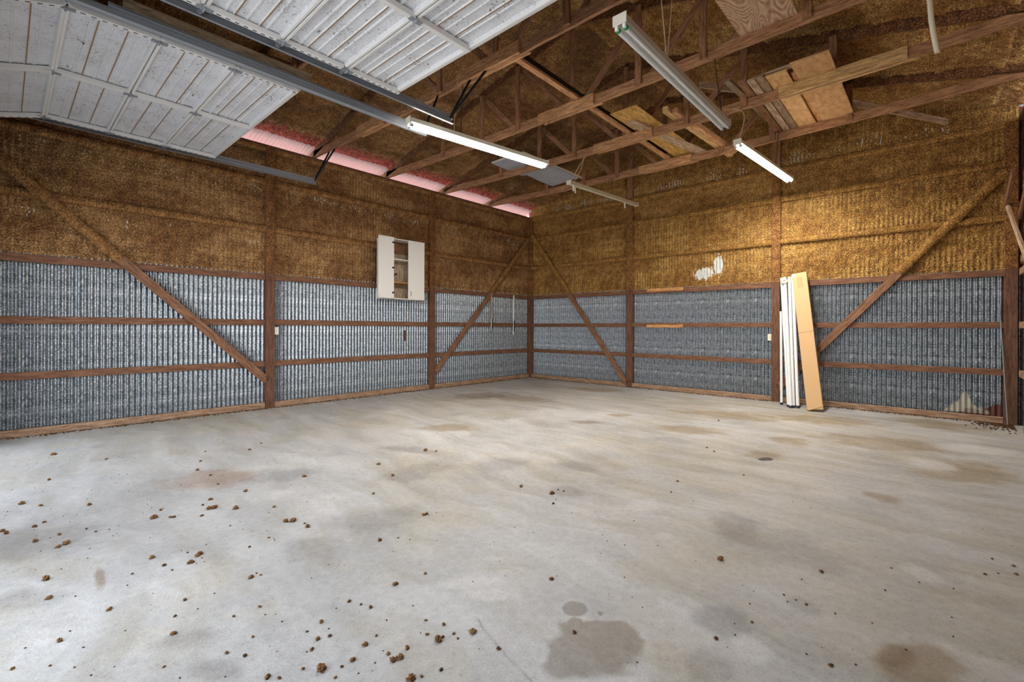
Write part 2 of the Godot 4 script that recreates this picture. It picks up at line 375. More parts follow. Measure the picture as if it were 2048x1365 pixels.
func stain_map() -> ImageTexture:
	var n := 1536
	var step := 11.3 / n            # metres to a pixel; the map starts at x = -0.3, z = -0.2
	var tints := {"wet": [rgb8(200, 192, 182), 0.8], "brown": [rgb8(200, 178, 152), 0.75], "grey": [rgb8(214, 212, 212), 0.7], "olive": [rgb8(206, 184, 150), 0.65], "black": [rgb8(70, 66, 62), 0.9], "pale": [rgb8(255, 254, 252), 0.8], "pink": [rgb8(226, 204, 190), 0.8], "dark": [rgb8(184, 172, 158), 0.7]}
	var big := FastNoiseLite.new()
	big.seed = 81; big.frequency = 0.0035; big.fractal_octaves = 5; big.fractal_gain = 0.55
	var b1 := big.get_image(n, n, false, false, false); b1.convert(Image.FORMAT_L8)
	big.seed = 82; big.frequency = 0.012; big.fractal_octaves = 4
	var b2 := big.get_image(n, n, false, false, false); b2.convert(Image.FORMAT_L8)
	big.seed = 83; big.frequency = 0.0022
	var b3 := big.get_image(n, n, false, false, false); b3.convert(Image.FORMAT_L8)
	var p1 := b1.get_data()
	var p2 := b2.get_data()
	var p3 := b3.get_data()
	var data := PackedByteArray()
	data.resize(n * n * 3)
	var streak := FastNoiseLite.new()       # trowel and broom marks
	streak.seed = 85; streak.frequency = 0.02; streak.fractal_octaves = 3; streak.fractal_gain = 0.6
	for i in n * n:
		# cement blotches, and tan dust lying thicker in patches
		var t := p1[i] * 0.0039
		var u := p2[i] * 0.0039
		var px := i % n
		var py := i / n
		var st := streak.get_noise_2d(px * 0.22 + 60.0 * t, py + 90.0 * t)
		var l := 0.9 + 0.16 * (t - 0.5) + 0.1 * (u - 0.5) + 0.075 * st
		var d := clampf((p3[i] * 0.0039 + 0.5 * u - 0.3 * st - 0.6) * 2.2, 0.0, 1.0)
		var j := i * 3
		data[j] = clampi(int(l * 255 * (1.0 - 0.03 * d)), 0, 255)
		data[j + 1] = clampi(int(l * 253 * (1.0 - 0.055 * d)), 0, 255)
		data[j + 2] = clampi(int(l * 250 * (1.0 - 0.115 * d)), 0, 255)
	var plain := data.duplicate()
	var wob := FastNoiseLite.new()
	wob.seed = 84; wob.frequency = 0.02; wob.fractal_octaves = 4
	for s in STAINS:
		var ca := Vector2(s[2], s[3])
		var cb := Vector2(s[4], s[5])
		var det := ca.x * cb.y - ca.y * cb.x
		var tint: Color = tints[s[6]][0]
		var strength: float = tints[s[6]][1]
		var ext := Vector2(absf(ca.x) + absf(cb.x), absf(ca.y) + absf(cb.y)) * 1.5
		for py in range(maxi(0, int((s[1] + 0.2 - ext.y) / step)), mini(n, int((s[1] + 0.2 + ext.y) / step))):
			for px in range(maxi(0, int((s[0] + 0.3 - ext.x) / step)), mini(n, int((s[0] + 0.3 + ext.x) / step))):
				var q := Vector2(px * step - 0.3 - s[0], py * step - 0.2 - s[1])
				var uu := (q.x * cb.y - q.y * cb.x) / det
				var vv := (ca.x * q.y - ca.y * q.x) / det
				var r := sqrt(uu * uu + vv * vv) + 0.45 * wob.get_noise_2d(px, py)
				var soft := 0.12 if s[6] == "wet" or s[6] == "black" else 0.55
				var al := strength * (1.0 - smoothstep(1.0 - soft, 1.0 + soft * 0.4, r))
				var j := (py * n + px) * 3
				if s[6] == "wet" and r > 1.0 and r < 1.45 and data[j] >= plain[j] - 2:
					# the pale lime ring round a dried puddle
					var k := 0.35 * (1.0 - absf(r - 1.15) / 0.3)
					if k > 0:
						for ch in 3: data[j + ch] = int(lerpf(data[j + ch], 252, k))
				if al > 0.004:
					var grain := 0.85 + 0.3 * absf(wob.get_noise_2d(px * 6, py * 6))
					al = minf(al * grain, 1.0)
					if s[6] == "wet":
						data[j] = mini(data[j], int(lerpf(plain[j], plain[j] * tint.r, al)))
						data[j + 1] = mini(data[j + 1], int(lerpf(plain[j + 1], plain[j + 1] * tint.g, al)))
						data[j + 2] = mini(data[j + 2], int(lerpf(plain[j + 2], plain[j + 2] * tint.b, al)))
						continue
					data[j] = int(lerpf(data[j], data[j] * tint.r if s[6] != "pale" else 255.0, al))
					data[j + 1] = int(lerpf(data[j + 1], data[j + 1] * tint.g if s[6] != "pale" else 253.0, al))
					data[j + 2] = int(lerpf(data[j + 2], data[j + 2] * tint.b if s[6] != "pale" else 250.0, al))
	# a hairline crack
	var crack := [Vector2(7.2, 8.95), Vector2(7.264, 8.981), Vector2(7.386, 9.017), Vector2(7.477, 9.045), Vector2(7.604, 9.072), Vector2(7.68, 9.09), Vector2(7.9, 9.2)]
	for k in crack.size() - 1:
		for i in 60:
			var w: Vector2 = (crack[k] as Vector2).lerp(crack[k + 1], i / 60.0)
			var px := int((w.x + 0.3) / step)
			var py := int((w.y + 0.2 + 0.012 * wob.get_noise_2d(i * 8 + k * 500, 7)) / step)
			var j := (py * n + px) * 3
			for ch in 3: data[j + ch] = int(data[j + ch] * 0.96)
	return ImageTexture.create_from_image(Image.create_from_data(n, n, false, Image.FORMAT_RGB8, data))

# ------------------------------------------------------------------ sprayed insulation
# o: corner, ua: along the wall, va: up the wall, nn: into the room. Ridges are girts or purlins under the coat.
func foam_sheet(called: String, parent: Node, o: Vector3, ua: Vector3, va: Vector3, nn: Vector3, lu: float, lv: float, du: float, dv: float, opt: Dictionary) -> void:
	var nu := int(lu / du) + 1
	var nv := int(lv / dv) + 1
	var fz := FastNoiseLite.new()
	fz.seed = opt.seed; fz.frequency = 1.0; fz.fractal_octaves = 3; fz.fractal_gain = 0.6
	var lo := FastNoiseLite.new()
	lo.seed = opt.seed + 1; lo.frequency = 1.0; lo.fractal_octaves = 2
	var ridges: Array = opt.get("ridges", [])
	var diags: Array = opt.get("diags", [])
	var bumps: Array = opt.get("cross", [])
	var tint0: Color = opt.tint0
	var tint1: Color = opt.tint1
	var rough: float = opt.get("rough", 0.012)
	var zone: String = opt.zone
	var pos := PackedVector3Array(); pos.resize(nu * nv)
	var col := PackedColorArray(); col.resize(nu * nv)
	var uneven := PackedFloat32Array(); uneven.resize(nu * nv)
	for j in nv:
		var v := lv * j / (nv - 1)
		var rh := 0.0
		for i in nu:
			var u := lu * i / (nu - 1)
			var patch := lo.get_noise_2d(u * 0.7, v * 1.1)
			var h := 0.008 * cos(u * TAU / 0.0678) * clampf(0.6 + 1.6 * patch, 0.15, 1.2)
			var f := fz.get_noise_2d(u * 11.0, v * 9.0)
			h += f * rough * 1.6 + patch * 0.012
			var wav := 0.02 * lo.get_noise_2d(u * 1.5 + 40.0, v * 0.6)
			for r in ridges:
				var d: float = absf(v + wav - r[0])
				if d < r[1] + 0.03: h += r[2] * (1.0 - smoothstep(r[1], r[1] + 0.025, d))
			for r in bumps:
				var d: float = absf(u + wav - r[0])
				if d < r[1] + 0.05: h += r[2] * (1.0 - smoothstep(r[1], r[1] + 0.045, d))
			for r in diags:
				var p := Geometry2D.get_closest_point_to_segment(Vector2(u, v), r[0], r[1])
				var d: float = p.distance_to(Vector2(u, v)) + wav * 0.4
				if d < 0.1: h = maxf(h, 0.085 * (1.0 - smoothstep(0.058, 0.074, d)) + f * rough * 0.7)
			pos[j * nu + i] = o + ua * u + va * v + nn * h
			var k := clampf(0.5 + 0.9 * patch + 0.5 * lo.get_noise_2d(u * 2.3 + 9.0, v * 2.9), 0, 1)
			var c := tint0.lerp(tint1, k)
			if zone == "left_roof" and v < 0.27 + 0.35 * f: c = c.lerp(Color(1.0, 0.46, 0.46), 0.85)      # tinted red with a ragged edge along the eave
			col[j * nu + i] = c.srgb_to_linear()
	var nor := PackedVector3Array(); nor.resize(nu * nv)
	for j in nv:
		for i in nu:
			var a := pos[j * nu + mini(i + 1, nu - 1)] - pos[j * nu + maxi(i - 1, 0)]
			var b := pos[mini(j + 1, nv - 1) * nu + i] - pos[maxi(j - 1, 0) * nu + i]
			var q := a.cross(b).normalized()
			nor[j * nu + i] = q if q.dot(nn) > 0 else -q
	var idx := PackedInt32Array()
	var idx2 := PackedInt32Array()
	var flip := ua.cross(va).dot(nn) > 0
	for j in nv - 1:
		for i in nu - 1:
			var u := lu * i / (nu - 1)
			var v := lv * j / (nv - 1)
			if zone == "back_wall" and v > roof_y(u) - FOAM_FROM + 0.05: continue
			var a := j * nu + i
			var is_bare := is_bare_at(zone, u, v)
			var six: Array = [a, a + nu, a + nu + 1, a, a + nu + 1, a + 1] if flip else [a, a + nu + 1, a + nu, a, a + 1, a + nu + 1]
			if is_bare: idx2.append_array(six)
			else: idx.append_array(six)
	var m := ArrayMesh.new()
	var arr := []
	arr.resize(Mesh.ARRAY_MAX)
	arr[Mesh.ARRAY_VERTEX] = pos; arr[Mesh.ARRAY_NORMAL] = nor; arr[Mesh.ARRAY_COLOR] = col; arr[Mesh.ARRAY_INDEX] = idx
	m.add_surface_from_arrays(Mesh.PRIMITIVE_TRIANGLES, arr)
	m.surface_set_material(0, M.foam)
	if idx2.size():
		arr[Mesh.ARRAY_INDEX] = idx2
		m.add_surface_from_arrays(Mesh.PRIMITIVE_TRIANGLES, arr)
		m.surface_set_material(1, M.bare)
	obj_mesh(called, m, parent)

# a corrugated sheet: waves along ua, ribs along va
func sheet_mesh(width: float, length: float, m: Material, amp := 0.012) -> ArrayMesh:
	var mb := MB.new()
	var seg := int(width / 0.0678 * 8.0)
	for i in seg + 1:
		var u := width * i / seg
		var a := u * TAU / 0.0678
		var nn := Vector3(amp * TAU / 0.0678 * sin(a), 0, 1).normalized()
		for j in 2:
			mb.v.append(Vector3(u, length * j, amp * cos(a))); mb.n.append(nn); mb.uv.append(Vector2(u, length * j))
		if i > 0:
			var k := i * 2
			mb.idx.append_array([k - 2, k - 1, k + 1, k - 2, k + 1, k])
	return mb.mesh(m)

func girt_run(parent: Node, a: Vector3, b: Vector3, mats: Material) -> void:
	# boards lie flat against the sheets, 10 cm tall
	board("girt", a, b, 0.045, 0.1, mats, parent)

func build_wall(called: String, label: String, o: Vector3, ua: Vector3, nn: Vector3, posts: Array, length: float, sink: float, coat: Material) -> Node3D:
	# o: corner on the floor; ua along the wall; nn into the room. Girt faces lie in the plane through o.
	var w := setting(called, label)
	var up := Vector3.UP
	# sheets, lapped every 61 cm
	var u := -0.02
	var k := 0
	var shared := sheet_mesh(0.6102 + 0.02, FOAM_FROM + 0.02, M.galv)
	while u < length:
		var s := obj_mesh("corrugated_sheet", shared, w)
		s.basis = Basis(ua, up, ua.cross(up))
		s.position = o + ua * u - nn * (0.06 + 0.0012 * (k % 2))
		u += 0.6102; k += 1
	for i in posts.size():
		var p: float = posts[i]
		var c := o + ua * p + nn * (0.04 - sink / 2)
		board("post", c, c + up * FOAM_FROM, 0.15, sink, M.post, w, nn, 0.006)
		board("coated_post", c + up * FOAM_FROM - nn * 0.004, c + up * (WALL_TOP - 0.02) - nn * 0.004, 0.156, sink, M.coat_back if coat == M.foam_board_gold else M.coat_left, w, nn, 0.01)
		if i + 1 < posts.size():
			var q: float = posts[i + 1]
			for h in [0.803, 1.548, 2.368]:
				girt_run(w, o + ua * (p + 0.075) + up * (h + rng.randf_range(-0.006, 0.006)) - nn * 0.0225, o + ua * (q - 0.075) + up * (h + rng.randf_range(-0.006, 0.006)) - nn * 0.0225, M.girt)
			for h in [3.235, 4.09, 4.69]:
				rough_board("coated_girt", o + ua * (p + 0.07) + up * h - nn * 0.0225, o + ua * (q - 0.07) + up * h - nn * 0.0225, 0.06, 0.11, coat, w)
			board("sill_board", o + ua * (p + 0.08) + up * 0.055 - nn * 0.012, o + ua * (q - 0.08) + up * 0.05 - nn * 0.012, 0.06, 0.1, M.sill, w, up, 0.008)
	return w

func brace(parent: Node, a: Vector3, b: Vector3, nn: Vector3, coat: Material) -> void:
	# bare below the insulation
	var t := clampf((FOAM_FROM + 0.03 - a.y) / (b.y - a.y), 0, 1)
	board("diagonal_brace", a, a.lerp(b, t), 0.13, 0.04, M.brace, parent, nn)
	rough_board("coated_brace", a.lerp(b, t), b, 0.14, 0.055, coat, parent, nn)

# a board under the sprayed coat: its faces and edges are lumpy
func rough_board(called: String, a: Vector3, b: Vector3, w: float, h: float, m: Material, parent: Node, up := Vector3.UP) -> void:
	var l := a.distance_to(b)
	var d := (b - a) / l
	var s := d.cross(up).normalized()
	var t := s.cross(d).normalized()
	var n := maxi(int(l / 0.04), 2)
	var mb := MB.new()
	var ring := [Vector2(-0.5, 0.32), Vector2(-0.3, 0.5), Vector2(0.3, 0.5), Vector2(0.5, 0.32), Vector2(0.5, -0.32), Vector2(0.3, -0.5), Vector2(-0.3, -0.5), Vector2(-0.5, -0.32)]
	for i in n + 1:
		var c := a.lerp(b, float(i) / n)
		for k in 8:
			var r: Vector2 = ring[k]
			var f := 1.0 + 0.22 * noise_s.get_noise_3d(c.x * 17.0 + k * 3.1, c.y * 17.0, c.z * 17.0)
			mb.v.append(c + s * r.x * w * f + t * r.y * h * f)
			mb.n.append((s * r.x * 1.0 + t * r.y).normalized())
		if i > 0:
			for k in 8:
				var p := (i - 1) * 8 + k
				var q := (i - 1) * 8 + (k + 1) % 8
				mb.idx.append_array([p, p + 8, q + 8, p, q + 8, q])
	mb.uv.clear()
	obj(called, mb, m, parent)

func build_walls() -> void:
	var X := Vector3.RIGHT
	var Z := Vector3.BACK
	var U := Vector3.UP
	# left wall
	var lw := build_wall("wall_left", "left wall of corrugated steel below brown sprayed insulation", Vector3.ZERO, Z, X, [0.0, BAY_L, BAY_L * 2, BAY_L * 3], LEN, 0.15, M.foam_board)
	brace(lw, Vector3(0.02, 0.5, 7.37), Vector3(0.02, 3.98, 10.99), X, M.foam_board)
	brace(lw, Vector3(0.02, 0.40, 3.56), Vector3(0.02, 4.06, 0.1), X, M.foam_board)
	foam_sheet("insulation", lw, Vector3(-0.055, FOAM_FROM, 0.0), Z, U, X, LEN, WALL_TOP - FOAM_FROM, 0.0113, 0.024, {"zone": "left_wall",
		"seed": 3, "tint0": rgb8(188, 150, 110), "tint1": rgb8(240, 208, 164), "rough": 0.012})
	var mb := MB.new()
	mb.beam(Vector3(-0.17, WALL_TOP / 2, -0.2), Vector3(-0.17, WALL_TOP / 2, LEN + 0.15), 0.03, WALL_TOP)
	obj("outer_cladding", mb, M.red_clad, lw)
	board("top_plate", Vector3(-0.07, WALL_TOP - 0.02, -0.1), Vector3(-0.07, WALL_TOP - 0.02, LEN), 0.16, 0.04, M.post, lw)
	# back wall
	var bw := build_wall("wall_back", "back gable wall of corrugated steel below golden sprayed insulation", Vector3.ZERO, X, Z, [0.0, BAY_B, BAY_B * 2, BAY_B * 3], WID, 0.15, M.foam_board_gold)
	brace(bw, Vector3(3.19, 0.08, 0.02), Vector3(0.06, 4.2, 0.02), Z, M.foam_board_gold)
	brace(bw, Vector3(6.56, 0.27, 0.02), Vector3(9.72, 3.96, 0.02), Z, M.foam_board_gold)
	for h in [2.411, 1.547]:
		board("girt_splice", Vector3(3.72, h - 0.02, 0.008), Vector3(4.61, h - 0.02, 0.008), 0.02, 0.075, M.newpine, bw)
	for px in [BAY_B, BAY_B * 2]:
		board("gable_stud", Vector3(px, WALL_TOP - 0.03, -0.035), Vector3(px, roof_y(px) - 0.02, -0.035), 0.14, 0.14, M.web, bw, Z)
	foam_sheet("insulation", bw, Vector3(0.0, FOAM_FROM, -0.055), X, U, Z, WID, 3.75, 0.0113, 0.024, {"zone": "back_wall",
		"seed": 13, "tint0": rgb8(208, 168, 100), "tint1": rgb8(250, 216, 146), "rough": 0.011})
	mb = MB.new()
	mb.extrude(Vector3(-0.2, 0, -0.19), X, U, [Vector2(0, 0), Vector2(0, EAVE - 0.06), Vector2(RIDGE + 0.2, roof_y(RIDGE)), Vector2(WID + 0.4, EAVE - 0.06), Vector2(WID + 0.4, 0)], Z * 0.03)
	obj("outer_cladding", mb, M.red_clad, bw)
	# dusty patches and rust at the foot of the sheets
	rust_patch("dust_patch", bw, M.dust, Vector3(9.27, 0.12, -0.0475), [Vector2(-0.28, 0), Vector2(-0.2, 0.05), Vector2(-0.12, 0.15), Vector2(-0.08, 0.16), Vector2(-0.03, 0.3), Vector2(0.01, 0.36), Vector2(0.05, 0.27), Vector2(0.1, 0.14), Vector2(0.14, 0.1), Vector2(0.3, 0.04)])
	rust_patch("rust_patch", bw, M.rust, Vector3(9.5, 0.1, -0.047), [Vector2(-0.3, 0), Vector2(-0.2, 0.1), Vector2(-0.05, 0.07), Vector2(0.08, 0.16), Vector2(0.18, 0.2), Vector2(0.18, 0.0)])
	# right wall
	var rw := build_wall("wall_right", "right wall of corrugated steel and sprayed insulation at the picture edge", Vector3(WID, 0, LEN), -Z, -X, [0.0, BAY_L, BAY_L * 2], LEN, 0.15, M.foam_board)
	for h in [0.803, 1.548, 2.368]:
		board("girt", Vector3(WID + 0.0225, h, BAY_L - 0.075), Vector3(WID + 0.0225, h, 0.06), 0.045, 0.1, M.sill, rw)
	board("sill_board", Vector3(WID + 0.012, 0.05, BAY_L - 0.08), Vector3(WID + 0.012, 0.05, 0.75), 0.06, 0.1, M.sill, rw)
	foam_sheet("insulation", rw, Vector3(WID + 0.055, FOAM_FROM, 0.0), Z, U, -X, LEN, WALL_TOP - FOAM_FROM, 0.03, 0.04, {"zone": "right_wall",
		"seed": 23, "tint0": rgb8(206, 164, 104), "tint1": rgb8(250, 214, 156), "rough": 0.012})
	mb = MB.new()
	mb.beam(Vector3(WID + 0.17, WALL_TOP / 2, -0.2), Vector3(WID + 0.17, WALL_TOP / 2, LEN + 0.15), 0.03, WALL_TOP)
	obj("outer_cladding", mb, M.red_clad, rw)
	board("top_plate", Vector3(WID + 0.07, WALL_TOP - 0.02, -0.1), Vector3(WID + 0.07, WALL_TOP - 0.02, LEN), 0.16, 0.04, M.post, rw)
	board("added_gap_board", Vector3(WID + 0.04, 0, -0.1), Vector3(WID + 0.04, WALL_TOP + 0.16, -0.1), 0.12, 0.08, M.post, rw, Z)  # added board that keeps the shaded gap beside the corner post dark
	# front wall round the two door openings, behind the camera
	var fw := setting("wall_front", "front gable wall with two large door openings, behind the viewer")
	for p in [[-0.2, 0.72, 0.0, 5.0], [3.81, 4.47, 0.0, 5.0], [7.97, WID + 0.2, 0.0, 5.0], [0.72, 3.81, 3.7, 5.0], [4.47, 7.97, 3.7, 5.0]]:
		mb = MB.new()
		mb.extrude(Vector3(p[0], p[2], LEN), X, U, [Vector2(0, 0), Vector2(0, p[3] - p[2]), Vector2(p[1] - p[0], p[3] - p[2]), Vector2(p[1] - p[0], 0)], Z * 0.12)
		obj("front_panel", mb, M.overspray, fw)
	mb = MB.new()
	mb.extrude(Vector3(-0.2, 5.0, LEN), X, U, [Vector2(0, 0), Vector2(0.1, 0.02), Vector2(RIDGE + 0.2, roof_y(RIDGE) - 5.0), Vector2(WID + 0.3, 0.02), Vector2(WID + 0.4, 0)], Z * 0.12)
	obj("front_gable", mb, M.overspray, fw)

func is_bare_at(zone: String, u: float, v: float) -> bool:
	if zone == "left_wall": return spot(u, v, 4.09 - FOAM_FROM - 0.14, 0.16, 0.5) or spot(u, v, 3.0 - FOAM_FROM, 0.22, 0.6)
	if zone == "back_wall": return torn(u, v) or (u > 0.9 and u < 9.1 and spot(u, v, 4.84 - FOAM_FROM, 0.14, 0.24))
	return false

func spot(u: float, v: float, vc: float, half: float, thr: float) -> bool:
	# bare flecks between the corrugations where the coat is thin
	if absf(v - vc) > half: return false
	var a := noise_s.get_noise_2d(u * 2.2, v * 2.0)
	var b := noise_s.get_noise_2d(u * 38.0 + 70.0, v * 16.0)
	return cos(u * TAU / 0.0678) < -0.1 and 0.5 + 0.5 * a + 0.75 * b > thr + 0.35 * absf(v - vc) / half + 0.42

func torn(u: float, v: float) -> bool:
	# the torn place above the second bay
	var y := v + FOAM_FROM
	var j := 0.07 * noise_s.get_noise_2d(u * 14.0, v * 6.0) + 0.05 * noise_s.get_noise_2d(u * 50.0, v * 14.0)
	var lobe1 := Vector2((u - 5.05) / 0.21, (y - 2.70) / 0.13).length()
	var lobe2 := Vector2((u - 5.36) / 0.095, (y - 2.86) / 0.22).length()
	return minf(lobe1, lobe2) + j * 5.0 < 1.0

var noise_s := FastNoiseLite.new()

func rust_patch(called: String, parent: Node, m: Material, at: Vector3, outline: Array) -> void:
	# follows the waves of the sheet that it stains
	var poly := PackedVector2Array(outline)
	var mb := MB.new()
	var du := 0.0678 / 8.0
	var x := -0.32
	while x < 0.32:
		var ys := span_at(poly, x + du / 2)
		if ys.y > ys.x:
			var jag := 0.03 * noise_s.get_noise_1d(x * 60.0)
			var a := Vector3(x, 0, wave_z(at, x))
			var b := Vector3(x + du, 0, wave_z(at, x + du))
			var hgt := Vector3(0, maxf(0.01, ys.y + jag), 0)
			mb.quad(a, a + hgt, b + hgt, b)
		x += du
	var o := obj(called, mb, m, parent)
	o.position = at

func wave_z(at: Vector3, q: float) -> float: return 0.012 * cos((at.x + q + 0.02) * TAU / 0.0678) - 0.0585 - at.z

func span_at(poly: PackedVector2Array, x: float) -> Vector2:
	var top := -1.0
	for i in poly.size() - 1:
		if (poly[i].x - x) * (poly[i + 1].x - x) <= 0 and absf(poly[i + 1].x - poly[i].x) > 0.0001:
			top = maxf(top, lerpf(poly[i].y, poly[i + 1].y, (x - poly[i].x) / (poly[i + 1].x - poly[i].x)))
	return Vector2(0, top)

func roof_y(x: float) -> float:
	return EAVE + SLOPE * (x if x < RIDGE else 2.0 * RIDGE - x)

func build_roof() -> void:
	var c := setting("ceiling", "underside of the pitched roof coated with brown sprayed insulation")
	var Z := Vector3.BACK
	var dl := Vector3(1, SLOPE, 0).normalized()
	var dr := Vector3(-1, SLOPE, 0).normalized()
	var nl := Vector3(SLOPE, -1, 0).normalized()
	var nr := Vector3(-SLOPE, -1, 0).normalized()
	var lv := RIDGE / dl.x
	var purl := []
	for k in 8: purl.append([0.42 + k * 0.62, 0.03, 0.03])
	var cross := []
	for z in TRUSS_Z: cross.append([z, 0.05, 0.03])
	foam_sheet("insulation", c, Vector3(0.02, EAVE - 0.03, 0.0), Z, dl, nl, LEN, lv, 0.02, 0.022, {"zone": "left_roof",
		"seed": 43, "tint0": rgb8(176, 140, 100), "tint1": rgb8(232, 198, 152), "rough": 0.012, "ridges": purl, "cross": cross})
	foam_sheet("insulation", c, Vector3(WID + 0.1, roof_y(WID + 0.1) - 0.03, 0.0), Z, dr, nr, LEN, (WID + 0.1 - RIDGE) / dl.x, 0.02, 0.022, {"zone": "right_roof",
		"seed": 53, "tint0": rgb8(206, 164, 104), "tint1": rgb8(252, 222, 164), "rough": 0.016, "ridges": purl, "cross": cross})
	# roof metal: each sheet runs from the eave up the slope; its end shows under the overhang
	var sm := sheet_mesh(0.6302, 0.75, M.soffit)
	var sm2 := sheet_mesh(0.6302, 0.75, M.white_soffit)
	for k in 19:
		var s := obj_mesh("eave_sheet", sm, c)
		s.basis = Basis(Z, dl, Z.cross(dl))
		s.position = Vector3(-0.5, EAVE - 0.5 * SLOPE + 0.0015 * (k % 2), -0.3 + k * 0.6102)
		s = obj_mesh("eave_sheet", sm2, c)
		s.basis = Basis(Z, dr, Z.cross(dr))
		s.position = Vector3(2 * RIDGE + 0.5, EAVE - 0.5 * SLOPE + 0.0015 * (k % 2), -0.3 + k * 0.6102)
	var mb := MB.new()
	mb.extrude(Vector3(0, 0, -0.35), Vector3.RIGHT, Vector3.UP, [Vector2(-0.55, EAVE - 0.55 * SLOPE + 0.014), Vector2(RIDGE, roof_y(RIDGE) + 0.014), Vector2(RIDGE * 2 + 0.55, EAVE - 0.55 * SLOPE + 0.014), Vector2(RIDGE * 2 + 0.55, EAVE - 0.55 * SLOPE + 0.05), Vector2(RIDGE, roof_y(RIDGE) + 0.06), Vector2(-0.55, EAVE - 0.55 * SLOPE + 0.05)], Z * (LEN + 0.7))
	obj("roof_deck", mb, M.roof_metal, c)

# ------------------------------------------------------------------ trusses
func chord_y(x: float) -> float:
	# the bottom chords sag a little
	var t := (x - RIDGE) / RIDGE
	return 4.76 + 0.08 * t * t

func top_y(x: float) -> float: return roof_y(x) - 0.13

func build_truss(z: float, label: String, splices: Array, k: int) -> void:
	var t := thing("roof_truss", label, "truss", Vector3(0, 0, z), "timber roof trusses")
	var mb := MB.new()
	var xs := [-0.08, 1.6, 3.25, 4.91, 6.55, 8.2, WID + 0.06]
	var uo := Vector2(rng.randf() * 4.0, rng.randf())
	for i in xs.size() - 1:
		mb.beam(Vector3(xs[i], chord_y(xs[i]), 0), Vector3(xs[i + 1], chord_y(xs[i + 1]), 0), 0.042, 0.14, Vector3.UP, 0.004, uo + Vector2(xs[i], 0))
	obj("bottom_chord", mb, M.truss, t)
	board("top_chord", Vector3(-0.42, EAVE - 0.42 * SLOPE - 0.12, 0), Vector3(RIDGE, top_y(RIDGE), 0), 0.042, 0.14, M.truss_top, t)
	board("top_chord", Vector3(RIDGE * 2 + 0.42, EAVE - 0.42 * SLOPE - 0.12, 0), Vector3(RIDGE, top_y(RIDGE), 0), 0.042, 0.14, M.truss_top, t)
	var vx := [1.9, 2.97, 3.82, 4.9, 5.97, 6.82, 7.9]
	for x in vx:
		board("web_post", Vector3(x, chord_y(x) - 0.04, 0.04), Vector3(x, top_y(x) - 0.02, 0.04), 0.088, 0.038, M.web, t, Vector3.BACK)
	for p in [[4.8, 3.84], [3.76, 2.99], [2.9, 1.92], [5.0, 5.95], [6.03, 6.8], [6.9, 7.88]]:
		board("diagonal_web", Vector3(p[0], chord_y(p[0]) - 0.02, -0.04), Vector3(p[1], top_y(p[1]) - 0.06, -0.04), 0.088, 0.038, M.web, t, Vector3.BACK)
	for s in splices:
		var a := Vector3(s[0], chord_y(s[0]) + 0.005, 0.042)
		var b := Vector3(s[1], chord_y(s[1]) + 0.005, 0.042)
		board("splice_board", a, b, 0.04, 0.15, s[2], t)
		board("splice_board", a + Vector3(0.06, -0.006, -0.082), b + Vector3(0.1, -0.006, -0.082), 0.04, 0.145, s[2], t)

func build_trusses() -> void:
	M.truss_top = M.overspray
	build_truss(TRUSS_Z[0], "timber roof truss closest to the back wall", [[4.34, 5.42, M.splice]], 0)
	build_truss(TRUSS_Z[1], "second roof truss from the back wall, with long yellow splice board", [[4.25, 5.4, M.splice], [7.28, 8.65, M.pine]], 1)
	build_truss(TRUSS_Z[2], "third roof truss from the back wall, crossing above the lit long lamp", [[4.26, 5.28, M.splice]], 2)
	build_truss(TRUSS_Z[3], "fourth roof truss from the back wall, carrying the door track ends", [[1.6, 2.4, M.splice], [4.2, 5.3, M.splice]], 3)
	build_truss(TRUSS_Z[4], "fifth roof truss from the back wall, hidden above the raised doors", [], 4)
	build_truss(TRUSS_Z[5], "roof truss nearest the front doors, above the raised door panels", [], 5)

